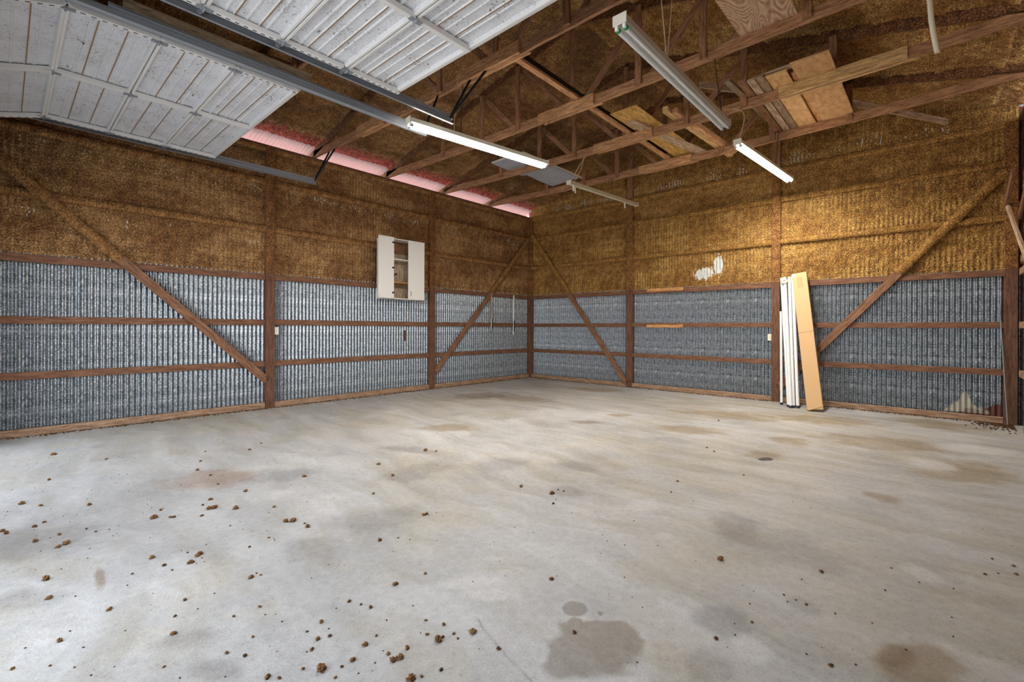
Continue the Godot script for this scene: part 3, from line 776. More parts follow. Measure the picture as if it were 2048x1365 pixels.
# ------------------------------------------------------------------ raised sectional doors
# p0, p1: section edges in the plane of z (x) and height (y); the underside faces into the barn
func door_section(d: Node3D, x0: float, x1: float, p0: Vector2, p1: Vector2, mids: Array, last: bool) -> void:
	var a := Vector3(0, p0.y, p0.x)
	var b := Vector3(0, p1.y, p1.x)
	var run := (b - a).normalized()
	var l := a.distance_to(b)
	var down := run.cross(Vector3.RIGHT).normalized()
	if down.y > 0 or (absf(down.y) < 0.3 and down.z > 0): down = -down
	var s := Node3D.new()
	s.name = numbered(d, "door_section")
	d.add_child(s, true)
	# the pan: shallow ribs across the door
	var prof := []
	var rel := [[0.0, 0.0], [0.004, 0.0], [0.03, 0.0], [0.035, 0.012], [0.13, 0.012], [0.137, 0.004], [0.15, 0.004], [0.157, 0.012], [0.19, 0.012], [0.2, 0.001], [0.204, 0.001], [0.214, 0.012], [0.29, 0.012], [0.297, 0.005], [0.309, 0.005], [0.316, 0.012], [0.385, 0.012], [0.395, 0.001], [0.399, 0.001], [0.409, 0.012], [0.45, 0.012], [0.457, 0.004], [0.47, 0.004], [0.477, 0.012], [0.575, 0.012], [0.58, 0.0], [0.61, 0.0]]
	for r in rel: prof.append(Vector2(r[0] * l / 0.61, 0.012 - r[1]))
	prof.append(Vector2(l, -0.022)); prof.append(Vector2(0, -0.022))
	var mb := MB.new()
	mb.extrude(a + Vector3(x0, 0, 0), run, down, prof, Vector3(x1 - x0, 0, 0))
	obj("panel", mb, M.door, s)
	for q in [0.202, 0.397]:
		mb = MB.new()
		var c := a.lerp(b, q / 0.61) + down * 0.0115
		mb.beam(c + Vector3(x0, 0, 0), c + Vector3(x1, 0, 0), 0.009, 0.004, down, 0.001)
		obj("rusty_seam", mb, M.seam, s)
	# rails along both edges
	for q in [0.018, l - 0.018]:
		mb = MB.new()
		var c: Vector3 = a + run * q + down * 0.026
		mb.beam(c + Vector3(x0, 0, 0), c + Vector3(x1, 0, 0), 0.024, 0.03, down, 0.003)
		obj("rail", mb, M.door_trim, s)
	# stiles
	for x in mids:
		mb = MB.new()
		mb.beam(a + Vector3(x, 0, 0) + down * 0.036 + run * 0.01, b + Vector3(x, 0, 0) + down * 0.036 - run * 0.01, 0.05, 0.05, down, 0.003)
		obj("stile", mb, M.door_trim, s)
	for x in [x0 + 0.035, x1 - 0.035]:
		mb = MB.new()
		mb.beam(a + Vector3(x, 0, 0) + down * 0.034, b + Vector3(x, 0, 0) + down * 0.034, 0.045, 0.048, down, 0.003)
		var st := obj("end_stile", mb, M.door_trim, s)
		mb = MB.new()
		for k in 9:
			var c := a.lerp(b, (k + 0.5) / 9.0) + Vector3(x, 0, 0) + down * 0.0585
			mb.beam(c - run * 0.016, c + run * 0.016, 0.012, 0.002, down, 0.0005)
		tag(obj("slot_row", mb, M.slot, st), "", "", "", "stuff")
	# hinges over the joint at b
	if not last:
		var all := mids.duplicate()
		all.append(x0 + 0.04); all.append(x1 - 0.04)
		for x in all:
			mb = MB.new()
			var c: Vector3 = b + Vector3(x, 0, 0) + down * 0.062
			mb.beam(c - run * 0.06, c + run * 0.06, 0.05, 0.008, down, 0.002)
			mb.tube([c + Vector3(-0.035, 0, 0) + down * 0.006, c + Vector3(0.035, 0, 0) + down * 0.006], 0.009, 8)
			obj("hinge", mb, M.steel, s)
		for e in [[x0, -1.0], [x1, 1.0]]:
			mb = MB.new()
			var c: Vector3 = b + Vector3(e[0], 0, 0) + down * 0.03
			mb.tube([c, c + Vector3(0.09 * e[1], 0, 0)], 0.006, 6)
			mb.tube([c + Vector3(0.06 * e[1], 0, 0), c + Vector3(0.085 * e[1], 0, 0)], 0.022, 12)
			obj("roller", mb, M.steel, s)

func build_door(label: String, x0: float, x1: float, z0: float, n_flat: int, n_more: int, mids: Array) -> void:
	var d := thing("garage_door", label, "garage door", Vector3.ZERO, "raised garage doors")
	# edges of the sections: flat under the roof, then bending down into the opening
	var path := []
	var y := 4.085
	for k in n_flat + 1: path.append(Vector2(z0 + 0.61 * k, y))
	var rest := n_more
	var p: Vector2 = path[-1]
	while rest > 0:
		var best := 0.0
		# keep both edges of the section on the track: flat, round a bend of 0.38 m, then down
		var t := 0.0
		while t < 90.0:
			var q := p + Vector2(cos(deg_to_rad(t)), -sin(deg_to_rad(t))) * 0.61
			if on_track(q): best = t; break
			t += 0.5
		if best == 0.0 and not on_track(p + Vector2(0.61, 0)): best = 90.0
		p = p + Vector2(cos(deg_to_rad(best)), -sin(deg_to_rad(best))) * 0.61
		path.append(p)
		rest -= 1
	for k in path.size() - 1: door_section(d, x0, x1, path[k], path[k + 1], mids, k == path.size() - 2)
	var mb := MB.new()
	mb.beam(Vector3(x0, y - 0.005, z0 - 0.012), Vector3(x1, y - 0.005, z0 - 0.012), 0.022, 0.055)
	obj("edge_rail", mb, M.door_trim, d)
	# mud nests at the hinges and dry leaf bits stuck to the steel
	for k in 4:
		var nest := obj_mesh("mud_nest", nest_mesh, d)
		nest.position = Vector3(x0 + 0.02 if k % 2 == 1 and x0 > 4.0 else x1 - 0.05, y - 0.05, z0 + 0.61 * k + 0.02) if x0 < 4.0 else Vector3(x0 + 0.03, y - 0.05, z0 + 0.61 * k + 0.02)
		nest.scale = Vector3(0.07, 0.05, 0.07) * rng.randf_range(0.7, 1.1)
	mb = MB.new()
	var leaf := FastNoiseLite.new()
	leaf.seed = int(x0 * 10.0); leaf.frequency = 1.3
	for k in 420:
		var p3 := Vector3(rng.randf_range(x0 + 0.08, x1 - 0.08), y - 0.0135, rng.randf_range(z0 + 0.04, z0 + 0.61 * n_flat))
		if leaf.get_noise_2d(p3.x, p3.z) < 0.12: continue
		var an := rng.randf() * TAU
		var sz := rng.randf_range(0.006, 0.02)
		var e1 := Vector3(cos(an), rng.randf_range(-0.3, 0.0), sin(an)) * sz
		var e2 := Vector3(-sin(an), 0, cos(an)) * sz * 0.35
		mb.quad(p3 - e1, p3 + e2, p3 + e1, p3 - e2)
	tag(obj("leaf_litter", mb, M.crumb_dark, d), "", "", "", "stuff")

func on_track(q: Vector2) -> bool:
	# inside the curve of the track (q.x is z)
	var zc := 10.5
	var yc := 4.085 - 0.38
	if q.y > yc and q.x > zc: return Vector2(q.x - zc, q.y - yc).length() <= 0.385
	return q.x <= 10.885

func build_track(label: String, x: float, side: float, hangers: Array) -> void:
	var t := thing("door_track", label, "track", Vector3.ZERO, "galvanised door tracks")
	var pts := []
	pts.append(Vector2(6.78, 4.055))
	pts.append(Vector2(10.5, 4.055))
	for k in range(1, 9):
		var a := PI / 2 * k / 8.0
		pts.append(Vector2(10.5 + 0.38 * sin(a), 4.055 - 0.38 * (1.0 - cos(a))))
	pts.append(Vector2(10.88, 0.02))
	# a C-shaped channel open towards the door
	var cs := [Vector2(0.0, 0.03), Vector2(0.03, 0.03), Vector2(0.033, 0.012), Vector2(0.033, -0.02), Vector2(0.015, -0.034), Vector2(-0.012, -0.034), Vector2(-0.012, -0.03), Vector2(0.014, -0.03), Vector2(0.029, -0.018), Vector2(0.029, 0.012), Vector2(0.027, 0.026), Vector2(0.0, 0.026)]
	var mb := MB.new()
	for i in pts.size() - 1:
		var p0: Vector2 = pts[i]
		var p1: Vector2 = pts[i + 1]
		var dd := (p1 - p0).normalized()
		var nn := Vector2(-dd.y, dd.x)
		var o := Vector3(x, p0.y, p0.x)
		mb.extrude(o, Vector3(side, 0, 0), Vector3(0, nn.y, nn.x), cs, Vector3(0, p1.y - p0.y, p1.x - p0.x))
	obj("channel", mb, M.steel, t)
	mb = MB.new()
	mb.extrude(Vector3(x + side * 0.012, 4.09, 6.8), Vector3(side, 0, 0), Vector3.UP, [Vector2(0, 0), Vector2(0.045, 0), Vector2(0.045, 0.004), Vector2(0.004, 0.004), Vector2(0.004, 0.045), Vector2(0, 0.045)], Vector3(0, 0, 3.2))
	obj("stiffening_angle", mb, M.steel, t)
	for h in hangers:
		mb = MB.new()
		var a := Vector3(x + side * 0.02, 4.08, 6.82)
		var b := Vector3(h[0], 4.74, h[1])
		mb.beam(a, b, 0.032, 0.004, Vector3.RIGHT, 0.001)
		mb.beam(a + Vector3(0.015, 0, 0), b + Vector3(0.015, 0, 0), 0.004, 0.028, Vector3.RIGHT, 0.001)
		var st := obj("hanger_strap", mb, M.dark_steel, t)
		mb = MB.new()
		for k in 14:
			var c := a.lerp(b, (k + 0.5) / 14.0) + Vector3(0, 0, 0.0)
			mb.box(c + Vector3(0.0182, 0, 0), Vector3(0.002, 0.018, 0.009), 0.0005)
		tag(obj("slot_row", mb, M.slot, st), "", "", "", "stuff")

var nest_mesh: ArrayMesh

func build_doors() -> void:
	nest_mesh = crumb_mesh(300)
	nest_mesh.surface_set_material(0, M.crumb_dark)
	build_door("raised white ribbed steel garage door by the left wall", 0.78, 3.78, 8.41, 3, 3, [2.33])
	build_door("raised white ribbed steel garage door further from the left wall, reaching deeper", 4.52, 7.95, 7.66, 4, 2, [5.7, 6.85])
	build_track("galvanised door track running beside the left insulated wall", 0.68, -1.0, [[0.52, 6.47], [0.75, 6.48]])
	build_track("galvanised door track right of the first raised door, tan strip above it", 3.87, 1.0, [[3.75, 6.47]])
	build_track("galvanised door track left of the deeper raised door", 4.43, -1.0, [[4.42, 6.46], [4.75, 6.48]])
	build_track("galvanised door track nearest the right wall, above the frame", 8.04, 1.0, [[8.1, 6.47]])
	tag(board("wood_strip", Vector3(3.84, 4.2, 9.9), Vector3(3.83, 4.2, 8.3), 0.02, 0.09, M.door_strip), "tan wooden strip lying along the door track beside the first raised door", "wood strip")

# ------------------------------------------------------------------ fluorescent lamps
func build_lamp(label: String, a: Vector3, b: Vector3, kind: String, lines: Array) -> void:
	var t := thing("fluorescent_lamp", label, "lamp", (a + b) / 2, "long fluorescent lamps under the trusses")
	var l := a.distance_to(b)
	var d := (b - a).normalized()
	t.basis = Basis(Vector3.UP.cross(d).normalized(), Vector3.UP, d)      # local z runs along the lamp
	var old: bool = kind == "empty"
	var body: Material = M.enamel_old if old else M.enamel
	var mb := MB.new()
	mb.extrude(Vector3(0, 0, -l / 2), Vector3.RIGHT, Vector3.UP, [Vector2(-0.055, 0.02), Vector2(-0.05, 0.075), Vector2(-0.025, 0.085), Vector2(0.025, 0.085), Vector2(0.05, 0.075), Vector2(0.055, 0.02), Vector2(0.03, 0.026), Vector2(-0.03, 0.026)], Vector3(0, 0, l))
	obj("housing", mb, body, t)
	for e in [-1.0, 1.0]:
		mb = MB.new()
		mb.box(Vector3(0, 0.047, e * (l / 2 + 0.004)), Vector3(0.118, 0.085, 0.008), 0.002)
		obj("end_plate", mb, M.enamel, t)
		if not old:
			for x in [-0.033, 0.033]:
				mb = MB.new()
				mb.box(Vector3(x, 0.004, e * (l / 2 - 0.012)), Vector3(0.03, 0.056, 0.022), 0.006)
				obj("socket", mb, M.plastic, t)
	if kind == "empty":
		# two loose clips hang where the tubes were
		for q in [[-0.02, -l / 2 + 0.12], [0.05, -l / 2 + 0.26], [0.03, l / 2 - 0.42]]:
			mb = MB.new()
			mb.extrude(Vector3(q[0] - 0.02, -0.1, q[1]), Vector3.RIGHT, Vector3.UP, [Vector2(0, 0), Vector2(0.012, 0.135), Vector2(0.05, 0.135), Vector2(0.04, 0.0)], Vector3(0, 0, 0.006))
			obj("loose_clip", mb, M.enamel, t)
		mb = MB.new()
		mb.box(Vector3(0, 0.018, 0), Vector3(0.03, 0.014, l * 0.98), 0.003)
		obj("tray_rib", mb, M.enamel, t)
	else:
		for x in [-0.033, 0.033]:
			mb = MB.new()
			mb.tube([Vector3(x, -0.012, -l / 2 + 0.024), Vector3(x, -0.012, l / 2 - 0.024)], 0.019, 14)
			var tb := obj("tube", mb, M.lit if kind == "lit" else M.tube_off, t)
			for e in [-1.0, 1.0]:
				mb = MB.new()
				mb.tube([Vector3(x, -0.012, e * (l / 2 - 0.045)), Vector3(x, -0.012, e * (l / 2 - 0.02))], 0.0198, 14)
				obj("end_ring", mb, M.green if kind == "off" and e < 0 else M.steel, tb)
	if kind == "lit":
		var al := AreaLight3D.new()
		al.name = "lamp_light"
		al.area_size = Vector2(0.1, l - 0.06)
		al.light_energy = LAMP_ENERGY
		al.light_color = Color(1.0, 0.98, 0.95)
		al.shadow_enabled = true
		al.area_range = 25.0
		al.position = Vector3(0, -0.034, 0)
		al.basis = Basis(Vector3.RIGHT, Vector3(0, 0, 1), Vector3(0, -1, 0)) * Basis(Vector3.UP, 0)
		al.basis = Basis(Vector3(1, 0, 0), Vector3(0, 0, -1), Vector3(0, 1, 0))      # shines along -y
		t.add_child(al)
	for w in lines:
		mb = MB.new()
		var p0: Vector3 = w[0]
		var p1: Vector3 = w[1]
		var pts := []
		for k in 9:
			var q := p0.lerp(p1, k / 8.0)
			q += (w[2] as Vector3) * sin(PI * k / 8.0)
			pts.append(t.transform.affine_inverse() * q)
		mb.tube(pts, w[4], 6)
		obj(w[5], mb, w[3], t)

const LAMP_ENERGY := 5.2

func build_lamps() -> void:
	var no := Vector3.ZERO
	build_lamp("lit long fluorescent lamp hanging at the end of the door tracks", Vector3(4.15, 3.95, 7.25), Vector3(4.483, 3.95, 4.97), "lit", [
		[Vector3(4.26, 4.03, 6.5), Vector3(4.26, 4.71, 6.47), no, M.dark_steel, 0.006, "chain"], [Vector3(4.46, 4.03, 5.12), Vector3(4.47, 4.71, 4.86), no, M.dark_steel, 0.005, "chain"],
		[Vector3(4.25, 4.03, 6.6), Vector3(4.3, 4.85, 6.42), Vector3(-0.1, -0.06, 0.0), M.cord, 0.006, "cord"]])
	build_lamp("unlit two-tube fluorescent lamp hanging lowest, green rings at its near end", Vector3(7.09, 3.82, 7.36), Vector3(7.09, 3.82, 4.9), "off", [
		[Vector3(7.09, 3.9, 6.5), Vector3(7.0, 4.72, 6.47), no, M.cord, 0.006, "cord"], [Vector3(7.09, 3.9, 6.5), Vector3(7.14, 4.72, 6.47), no, M.cord, 0.004, "cord"],
		[Vector3(7.1, 3.9, 5.05), Vector3(6.94, 4.72, 4.84), no, M.cord_dark, 0.006, "chain"]])
	build_lamp("lit long fluorescent lamp hanging before the back wall, right of centre", Vector3(6.73, 4.2, 3.24), Vector3(6.925, 4.2, 0.82), "lit", [
		[Vector3(6.74, 4.28, 3.22), Vector3(6.66, 4.75, 3.26), Vector3(0.12, 0.1, 0), M.cord, 0.006, "cord"], [Vector3(6.86, 4.28, 1.61), Vector3(6.92, 4.84, 1.64), no, M.cord_dark, 0.005, "chain"]])
	build_lamp("unlit fluorescent lamp without tubes, its clips hanging loose", Vector3(3.55, 4.3, 3.05), Vector3(3.765, 4.3, 0.66), "empty", [
		[Vector3(3.56, 4.38, 2.98), Vector3(4.15, 4.84, 3.17), Vector3(0.0, -0.05, 0.08), M.cord, 0.006, "cord"], [Vector3(3.57, 4.38, 2.9), Vector3(4.0, 4.72, 3.2), Vector3(0.05, 0, 0), M.cord, 0.005, "cord"],
		[Vector3(3.68, 4.38, 1.61), Vector3(3.68, 4.72, 1.61), no, M.cord_dark, 0.005, "chain"]])

# ------------------------------------------------------------------ things on the walls
func build_cabinet() -> void:
	var c := thing("wall_cabinet", "white wall cabinet with one door swung open showing shelves", "cabinet", Vector3(0.0, 2.08, 4.66))
	var h := 1.3
	var w := 1.02
	var x0 := 0.045
	var dp := 0.3
	var mb := MB.new()
	for q in [[-w / 2 + 0.009, 0.018], [w / 2 - 0.009, 0.018]]: mb.box(Vector3(x0 + dp / 2, h / 2, q[0]), Vector3(dp, h, q[1]))
	mb.box(Vector3(x0 + dp / 2, 0.009, 0), Vector3(dp, 0.018, w - 0.04)); mb.box(Vector3(x0 + dp / 2, h - 0.009, 0), Vector3(dp, 0.018, w - 0.04))
	obj("body", mb, M.cabinet, c)
	mb = MB.new(); mb.box(Vector3(x0 + 0.006, 0.52, 0), Vector3(0.008, 1.0, w - 0.03)); obj("back_panel", mb, M.cabinet_in, c)
	mb = MB.new(); mb.box(Vector3(x0 + 0.006, 1.16, 0), Vector3(0.008, 0.26, w - 0.03)); obj("back_panel", mb, M.web, c)
	for y in [0.86, 0.36]:
		mb = MB.new(); mb.box(Vector3(x0 + dp / 2 - 0.01, y, 0), Vector3(dp - 0.04, 0.022, w - 0.05)); obj("shelf", mb, M.cabinet if y > 0.5 else M.newpine, c)
	for q in [[0.43, 0.15, 0.05], [0.45, 0.21, 0.035], [0.46, 0.05, 0.02], [0.94, 0.14, 0.022], [0.92, 0.18, 0.018], [0.95, 0.2, 0.014]]:
		mb = MB.new()
		mb.tube([Vector3(x0 + 0.0095, q[0] + 0.12, -q[1] + 0.24), Vector3(x0 + 0.0125, q[0] + 0.12, -q[1] + 0.24)], q[2] * 0.7, 9)
		obj("hole", mb, M.slot, c)
	# closed door on the right, open door on the left folded back
	mb = MB.new(); mb.box(Vector3(x0 + dp + 0.011, h / 2, -0.295), Vector3(0.018, h, 0.43), 0.002)
	var d := obj("cabinet_door", mb, M.cabinet, c)
	mb = MB.new(); mb.tube([Vector3(x0 + dp + 0.03, 0.07, -0.135), Vector3(x0 + dp + 0.042, 0.1, -0.135), Vector3(x0 + dp + 0.042, 0.15, -0.135), Vector3(x0 + dp + 0.03, 0.18, -0.135)], 0.005, 6); obj("handle", mb, M.dark_steel, d)
	mb = MB.new(); mb.box(Vector3(x0 + dp + 0.011, h / 2 + 0.012, 0.475), Vector3(0.018, h, 0.375), 0.002)
	d = obj("cabinet_door", mb, M.cabinet, c)
	for y in [0.13, 0.66, 1.2]:
		mb = MB.new(); mb.box(Vector3(x0 + dp + 0.026, y, 0.312), Vector3(0.012, 0.035, 0.045), 0.003); obj("hinge", mb, M.black, d)
	mb = MB.new(); mb.tube([Vector3(x0 + dp + 0.019, 0.06, 0.63), Vector3(x0 + dp + 0.026, 0.06, 0.63)], 0.007, 8); obj("knob_screw", mb, M.dark_steel, d)

func build_plate(label: String, at: Vector3, nn: Vector3, m: Material) -> void:
	var p := thing("switch_plate", label, "switch plate", at)
	p.basis = Basis(Vector3.UP.cross(nn), Vector3.UP, nn)
	var mb := MB.new(); mb.box(Vector3(0, 0, -0.022), Vector3(0.07, 0.115, 0.04), 0.004); obj("box", mb, M.steel, p)
	mb = MB.new(); mb.box(Vector3(0, 0, 0.001), Vector3(0.085, 0.135, 0.006), 0.002); obj("cover", mb, m, p)
	mb = MB.new(); mb.box(Vector3(0, 0.004, 0.008), Vector3(0.012, 0.024, 0.012), 0.003); obj("toggle", mb, m, p)
	for y in [-0.045, 0.045]:
		mb = MB.new(); mb.tube([Vector3(0, y, 0.003), Vector3(0, y, 0.0055)], 0.004, 8); obj("screw", mb, M.steel, p)

func build_hung_tool(label: String, z: float, y1: float, y0: float, wood: Material, tip: Material) -> void:
	# a long handle over a black slide and a thin bright rod, hung on the top girt
	var t := thing("hanging_tool", label, "hanging tool", Vector3(0.03, y0, z), "long tools hung on the left wall")
	var h := y1 - y0
	var mb := MB.new(); mb.beam(Vector3(0, h * 0.345, 0), Vector3(0, h, 0), 0.03, 0.038, Vector3.BACK, 0.006); obj("handle", mb, wood, t)
	mb = MB.new(); mb.box(Vector3(-0.004, h * 0.22, -0.022), Vector3(0.022, h * 0.28, 0.036), 0.004); obj("slide", mb, M.black, t)
	mb = MB.new(); mb.tube([Vector3(0.004, 0.02, 0.01), Vector3(0.004, h * 0.36, 0.01)], 0.009, 8); obj("rod", mb, M.steel if tip == M.steel else M.plastic, t)
	mb = MB.new(); mb.box(Vector3(0.0, 0.036, 0.002), Vector3(0.02, 0.075, 0.032), 0.004); obj("tip", mb, tip, t)
	mb = MB.new(); mb.tube([Vector3(-0.03, h - 0.03, 0), Vector3(0.025, h - 0.03, 0)], 0.004, 6); obj("nail", mb, M.dark_steel, t)

func build_wall_things() -> void:
	build_cabinet()
	build_plate("white switch plate beside the near post of the left wall", Vector3(0.005, 1.395, 7.205), Vector3.RIGHT, M.plastic)
	build_plate("ivory switch plate beside the right post of the back wall", Vector3(6.415, 1.3, 0.005), Vector3.BACK, M.ivory)
	build_hung_tool("long tool with brown wooden handle hanging by the diagonal brace", 1.66, 2.39, 1.35, M.pale, M.dark_steel)
	build_hung_tool("long white-handled tool hanging closest to the back left corner", 0.765, 2.395, 1.28, M.plastic, M.plastic)
	var mb := MB.new()
	mb.beam(Vector3(-0.043, 1.16, 4.39), Vector3(-0.043, 1.4, 4.39), 0.05, 0.006, Vector3.RIGHT, 0.001)
	tag(obj("rusty_strip", mb, M.rust), "short rust-red strip on the steel under the wall cabinet", "metal strip")
	# thin rod in the right corner
	mb = MB.new()
	mb.tube([Vector3(9.655, 1.88, 0.02), Vector3(9.74, 0.0, 0.14)], 0.008, 6)
	tag(obj("thin_rod", mb, M.steel), "thin grey rod leaning in the right back corner", "rod")
	# lumber rack on the right wall
	var r := thing("lumber_rack", "rough wooden rack nailed to the right wall at the picture edge", "rack", Vector3(WID, 2.5, 0.7))
	board("rail", Vector3(-0.17, 0.86, -0.32), Vector3(-0.16, 1.16, 0.5), 0.035, 0.12, M.brace, r)
	board("rail", Vector3(-0.05, 0.62, -0.1), Vector3(-0.05, 0.95, 0.7), 0.035, 0.08, M.brace, r)
	board("upright", Vector3(-0.16, 0.86, -0.28), Vector3(-0.04, -0.1, 0.62), 0.035, 0.07, M.pale, r)
	board("cross_piece", Vector3(0.0, 0.0, -0.2), Vector3(-0.05, -0.02, 0.3), 0.05, 0.09, M.sill, r)
	board("cross_piece", Vector3(0.0, 0.85, -0.3), Vector3(-0.19, 0.85, -0.3), 0.05, 0.06, M.brace, r)

# ------------------------------------------------------------------ leaning things
func build_leaning() -> void:
	var pipes := [
		["short white pipe leaning by the post, lowest of the bundle", Vector3(6.71, 0.0, 0.387), Vector3(6.625, 1.82, 0.07), 0.024],
		["white pipe of the leaning bundle that touches the post", Vector3(6.877, 0.0, 0.61), Vector3(6.635, 2.49, 0.07), 0.028],
		["white pipe with a yellowed knot of tape at its top", Vector3(6.93, 0.0, 0.70), Vector3(6.69, 2.5, 0.085), 0.03],
		["white pipe right of the taped one in the leaning bundle", Vector3(6.965, 0.0, 0.64), Vector3(6.765, 2.5, 0.07), 0.027],
		["white pipe nearest the cardboard box in the leaning bundle", Vector3(7.03, 0.0, 0.62), Vector3(6.822, 2.51, 0.055), 0.028]]
	for p in pipes:
		var o: Vector3 = p[1]
		var t := thing("white_pipe", p[0], "pipe", o, "white pipes leaning on the back wall")
		var mb := MB.new()
		var e: Vector3 = p[2] - o
		var lift := Vector3(0, p[3] * 0.35, 0)
		mb.tube([lift, e], p[3], 14)
		obj("pipe", mb, M.pvc, t)
		mb = MB.new(); mb.tube([lift - e.normalized() * 0.002, lift + e.normalized() * 0.035], p[3] + 0.002, 14); obj("end_cap", mb, M.dark_steel, t)
		mb = MB.new(); mb.tube([e - e.normalized() * 0.03, e + e.normalized() * 0.002], p[3] + 0.0015, 14); obj("end_cap", mb, M.ivory, t)
		if "knot" in (p[0] as String):
			mb = MB.new()
			var c := e - e.normalized() * 0.1
			mb.tube([c + Vector3(-0.05, 0.02, 0.03), c + Vector3(-0.02, -0.02, 0.045), c + Vector3(0.03, -0.015, 0.04), c + Vector3(0.05, 0.03, 0.02), c + Vector3(0.0, 0.045, 0.035), c + Vector3(-0.05, 0.02, 0.03)], 0.02, 8)
			obj("tape_knot", mb, M.ivory, t)
	# the long carton
	var t := thing("cardboard_box", "long narrow cardboard box leaning beside the white pipes", "box", Vector3(7.335, 0.03, 0.8))
	var e := Vector3(6.955, 2.55, 0.15) - t.position
	var nn := e.cross(Vector3.RIGHT).normalized()
	if nn.z < 0: nn = -nn
	var sd := nn.cross(e.normalized()).normalized()
	if sd.x < 0: sd = -sd
	var mb := MB.new(); mb.beam(Vector3.ZERO, e, 0.245, 0.085, nn, 0.003); obj("carton", mb, M.card, t)
	mb = MB.new(); mb.beam(e * 0.545 - sd * 0.1225 + nn * 0.0425, e * 0.548 + sd * 0.1225 + nn * 0.0428, 0.006, 0.002, nn, 0.0005); obj("crease", mb, M.card_print, t)
	for k in 4:
		mb = MB.new()
		var c := e * 0.93 + sd * (-0.035 + k * 0.023) + nn * 0.0426
		mb.beam(c - e.normalized() * 0.12, c + e.normalized() * 0.1, 0.015, 0.0012, nn, 0.0003)
		obj("printed_bar", mb, M.card_faint, t)
	mb = MB.new(); mb.beam(e * 0.985 - sd * 0.12 + nn * 0.044, e * 0.985 - sd * 0.075 + nn * 0.044, 0.07, 0.002, nn, 0.0005); obj("paper_tape", mb, M.ivory, t)
	mb = MB.new(); mb.beam(e * 0.002 - sd * 0.1 + nn * 0.06, e * 0.03 + sd * 0.1225 + nn * 0.046, 0.05, 0.004, nn, 0.001); obj("loose_flap", mb, M.card, t)

# ------------------------------------------------------------------ lumber on the trusses
func lumber(called: String, label: String, category: String, a: Vector3, b: Vector3, w: float, h: float, m: Material, group := "") -> void:
	var o := board(called, a, b, w, h, m)
	tag(o, label, category, group)

